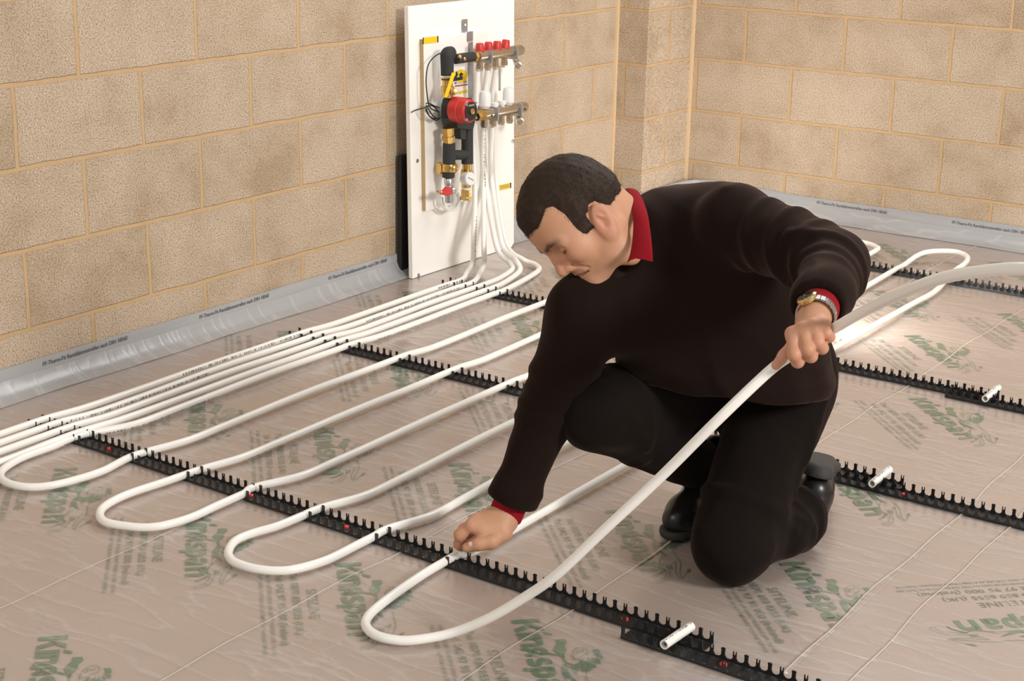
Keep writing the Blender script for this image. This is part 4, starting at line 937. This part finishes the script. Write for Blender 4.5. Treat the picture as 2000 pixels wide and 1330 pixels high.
bdist = chain(zb, [(.094, .012, .016), (.090, .030, .022), (.074, .050, .016)], [0, 0, 0], .001); lash = chain(zb, [(.0815, .022, -.0095), (.075, .045, -.0090)], [0, 0], .001)
eb = MB()
for sel_, ln_, dz in ((np.where(bdist < .0052)[0], .0065, .55), (np.where(lash < .0026)[0], .0045, -.9)):
    for i in r2.choice(sel_, min(300, len(sel_))):
        sg = 1 if qb[i, 1] > 0 else -1; p0 = P1[i]; dv = hF*.25+hS*sg*(.75 if dz > 0 else .25)+hU*dz*(.35 if dz > 0 else .5)+hF*(.4 if dz < 0 else 0)+r2.normal(size=3)*.15; dv /= np.linalg.norm(dv)
        w_ = np.cross(dv, hF); w_ /= np.linalg.norm(w_); n_ = np.cross(w_, dv)*.0003; eb.add([p0+w_*.0003, p0-w_*.0003, p0+n_, p0+dv*ln_], [(0, 1, 3), (1, 2, 3), (2, 0, 3)])
o_ = eb.build('eyebrow', M['brow'], hsh); o_['kind'] = 'stuff'
# --- shirt collar and cuffs
def sheet(name, rows, th, m, parent, n=6):
    R = [spline(r, n) for r in rows]; k = len(R[0]); b = MB(); vs = [p for r in R for p in r]
    b.add(vs, [(i*k+j, i*k+j+1, (i+1)*k+j+1, (i+1)*k+j) for i in range(len(R)-1) for j in range(k-1)])
    o = b.build(name, m, parent, smooth=True, sharp=180); s_ = o.modifiers.new('solid', 'SOLIDIFY'); s_.thickness = th; s_.offset = 0
    su = o.modifiers.new('sub', 'SUBSURF'); su.levels = su.render_levels = 1; return o
C3 = lambda L: [at(*x) for x in L]
inner = C3([(1214, 372, 3.42), (1224, 374, 3.34), (1233, 405, 3.265), (1236, 445, 3.225), (1231, 490, 3.195), (1223, 517, 3.185)])
mid = C3([(1228, 366, 3.43), (1238, 370, 3.34), (1250, 405, 3.250), (1254, 448, 3.205), (1250, 488, 3.175), (1237, 500, 3.178)])
outer = C3([(1240, 372, 3.44), (1250, 378, 3.345), (1264, 412, 3.250), (1271, 452, 3.20), (1275, 488, 3.170), (1277, 514, 3.165)])
col_ = sheet('shirt_collar', [inner, mid, outer], .0022, M['shirt'], body)
sheet('collar_leaf', [C3([(1155, 540, 3.27), (1161, 566, 3.255), (1170, 577, 3.25)]), C3([(1166, 540, 3.26), (1170, 566, 3.245), (1175, 580, 3.24)]), C3([(1176, 540, 3.265), (1177, 567, 3.25), (1179, 583, 3.245)])], .0022, M['shirt'], col_)
def stand(p):
    d = rc(p, H(-.042, 0, -.075), nkB-(nkB-hO)*.04, .0625, .058); i = rc(p, H(-.042, 0, -.12)-(nkB-hO)*.6, nkB+(nkB-hO)*.5, .060, .0535)
    ax = (nkB-H(-.03, 0, -.035)); ax /= np.linalg.norm(ax)
    return smax(smax(d, -i, .002), -((p-(nkB-ax*.056))@ax.astype(f4)), .003)
sdf_obj('collar_stand', stand, nkB-.13, nkB+.13, .0035, M['shirt'], col_)
for e, w_, l in ((wrL, elL, .012), (wrR, elR, .010)):
    ax = (e-w_)/np.linalg.norm(e-w_); MB().lathe(e-ax*.05, e+ax*l, [(0, .0365), (.75, .0372), (.97, .0368), (1, .0358), (.97, .0345), (.5, .034)], 28, caps=False).build('shirt_cuff', M['shirt'], body, smooth=True)
# --- boots
def boot(toe_dir, up_dir, ank, name):
    t_, u_ = np.array(toe_dir, float), np.array(up_dir, float); t_ /= np.linalg.norm(t_); u_ -= t_*(u_@t_); u_ /= np.linalg.norm(u_); s_ = np.cross(u_, t_)
    B = lambda a, s, u: ank+t_*a+s_*s+u_*u
    def fn(p):
        d = rc(p, B(-.005, 0, .05), B(-.01, 0, -.02), .043, .044)
        d = smin(d, chain(p, [B(-.028, 0, -.045), B(.05, 0, -.035), B(.125, 0, -.052), B(.165, 0, -.056)], [.034, .039, .036, .028], .03), .035)
        d = smin(d, rc(p, B(.06, -.02, -.06), B(.15, .01, -.06), .028, .028), .02)
        return smax(smax(d, -((p-B(0, 0, -.079))@u_.astype(f4)), .004), .002-p[:, 2], .003)
    def so(p):
        d = np.minimum(chain(p, [B(-.036, 0, -.08), B(.03, 0, -.08)], [.036, .034]), chain(p, [B(.03, 0, -.08), B(.10, 0, -.08), B(.165, 0, -.08)], [.034, .044, .034], .02))
        x = (p-B(0, 0, 0))@u_.astype(f4); a = (p-ank)@t_.astype(f4); bot = np.where(a < .035, -.107, -.096)
        return smax(smax(smax(d, x+.076, .003), bot-x, .003), .002-p[:, 2], .003)
    o = sdf_obj(name, fn, ank-.24, ank+.24, .004, M['boot'], body); sdf_obj('sole', so, ank-.24, ank+.24, .004, M['sole'], o); return o
boot((-.05, -1, -.02), (0, 0, 1), np.array([1.955, -3.142, .108]), 'boot')
boot((-.35, .9, -.2), (-.05, -.25, -.95), np.array([2.142, -3.015, .036]), 'boot')
# --- wristwatch
ax = (wrL-elL)/np.linalg.norm(wrL-elL); wc_ = wrL+ax*.018
out_ = -AF*1.0+AU*.40-AR*.75; out_ -= ax*(out_@ax); out_ /= np.linalg.norm(out_); si = np.cross(ax, out_)
wb_ = empty('wristwatch', tuple(wc_), None, None) if False else None
b = MB(); nl = 22
for i in range(nl):
    a = math.pi*2*i/nl
    if abs((a+math.pi) % (2*math.pi)-math.pi) < .42: continue
    r_ = out_*math.cos(a)+si*math.sin(a); tn = -out_*math.sin(a)+si*math.cos(a)
    for k2, w2 in ((-1, .0034), (0, .0034), (1, .0034)):
        b.obox(wc_+r_*.0338+ax*k2*.0072, ax*w2, tn*.0046, r_*.0018)
br_ = b.build('watch_bracelet', M['steel'], body, bevel=.0008)
cs = MB().lathe(wc_+out_*.0295, wc_+out_*.0395, [(0, .018), (.4, .0195), (.75, .0195), (1, .0165)], 32).build('watch_case', M['watch_gold'], br_, smooth=True); cs['label'] = 'gold watch case with dark dial'
MB().lathe(wc_+out_*.0394, wc_+out_*.0401, [(0, .0155), (1, .0150)], 32).build('watch_dial', M['watch_dial'], br_, smooth=True)
b = MB(); fa = ax; fb = si
for a, l, w in ((.9, .0105, .0006), (2.6, .0075, .0009)):
    d_ = fa*math.cos(a)+fb*math.sin(a); n_ = np.cross(out_, d_); b.obox(wc_+out_*.0403+d_*l/2, d_*l/2, n_*w, out_*.0002)
for i in range(12):
    d_ = fa*math.cos(i*.5236)+fb*math.sin(i*.5236); b.obox(wc_+out_*.0403+d_*.0132, d_*.0013, np.cross(out_, d_)*.0006, out_*.0002)
b.build('watch_markings', M['watch_gold'], br_)
# thumb nail on the right hand
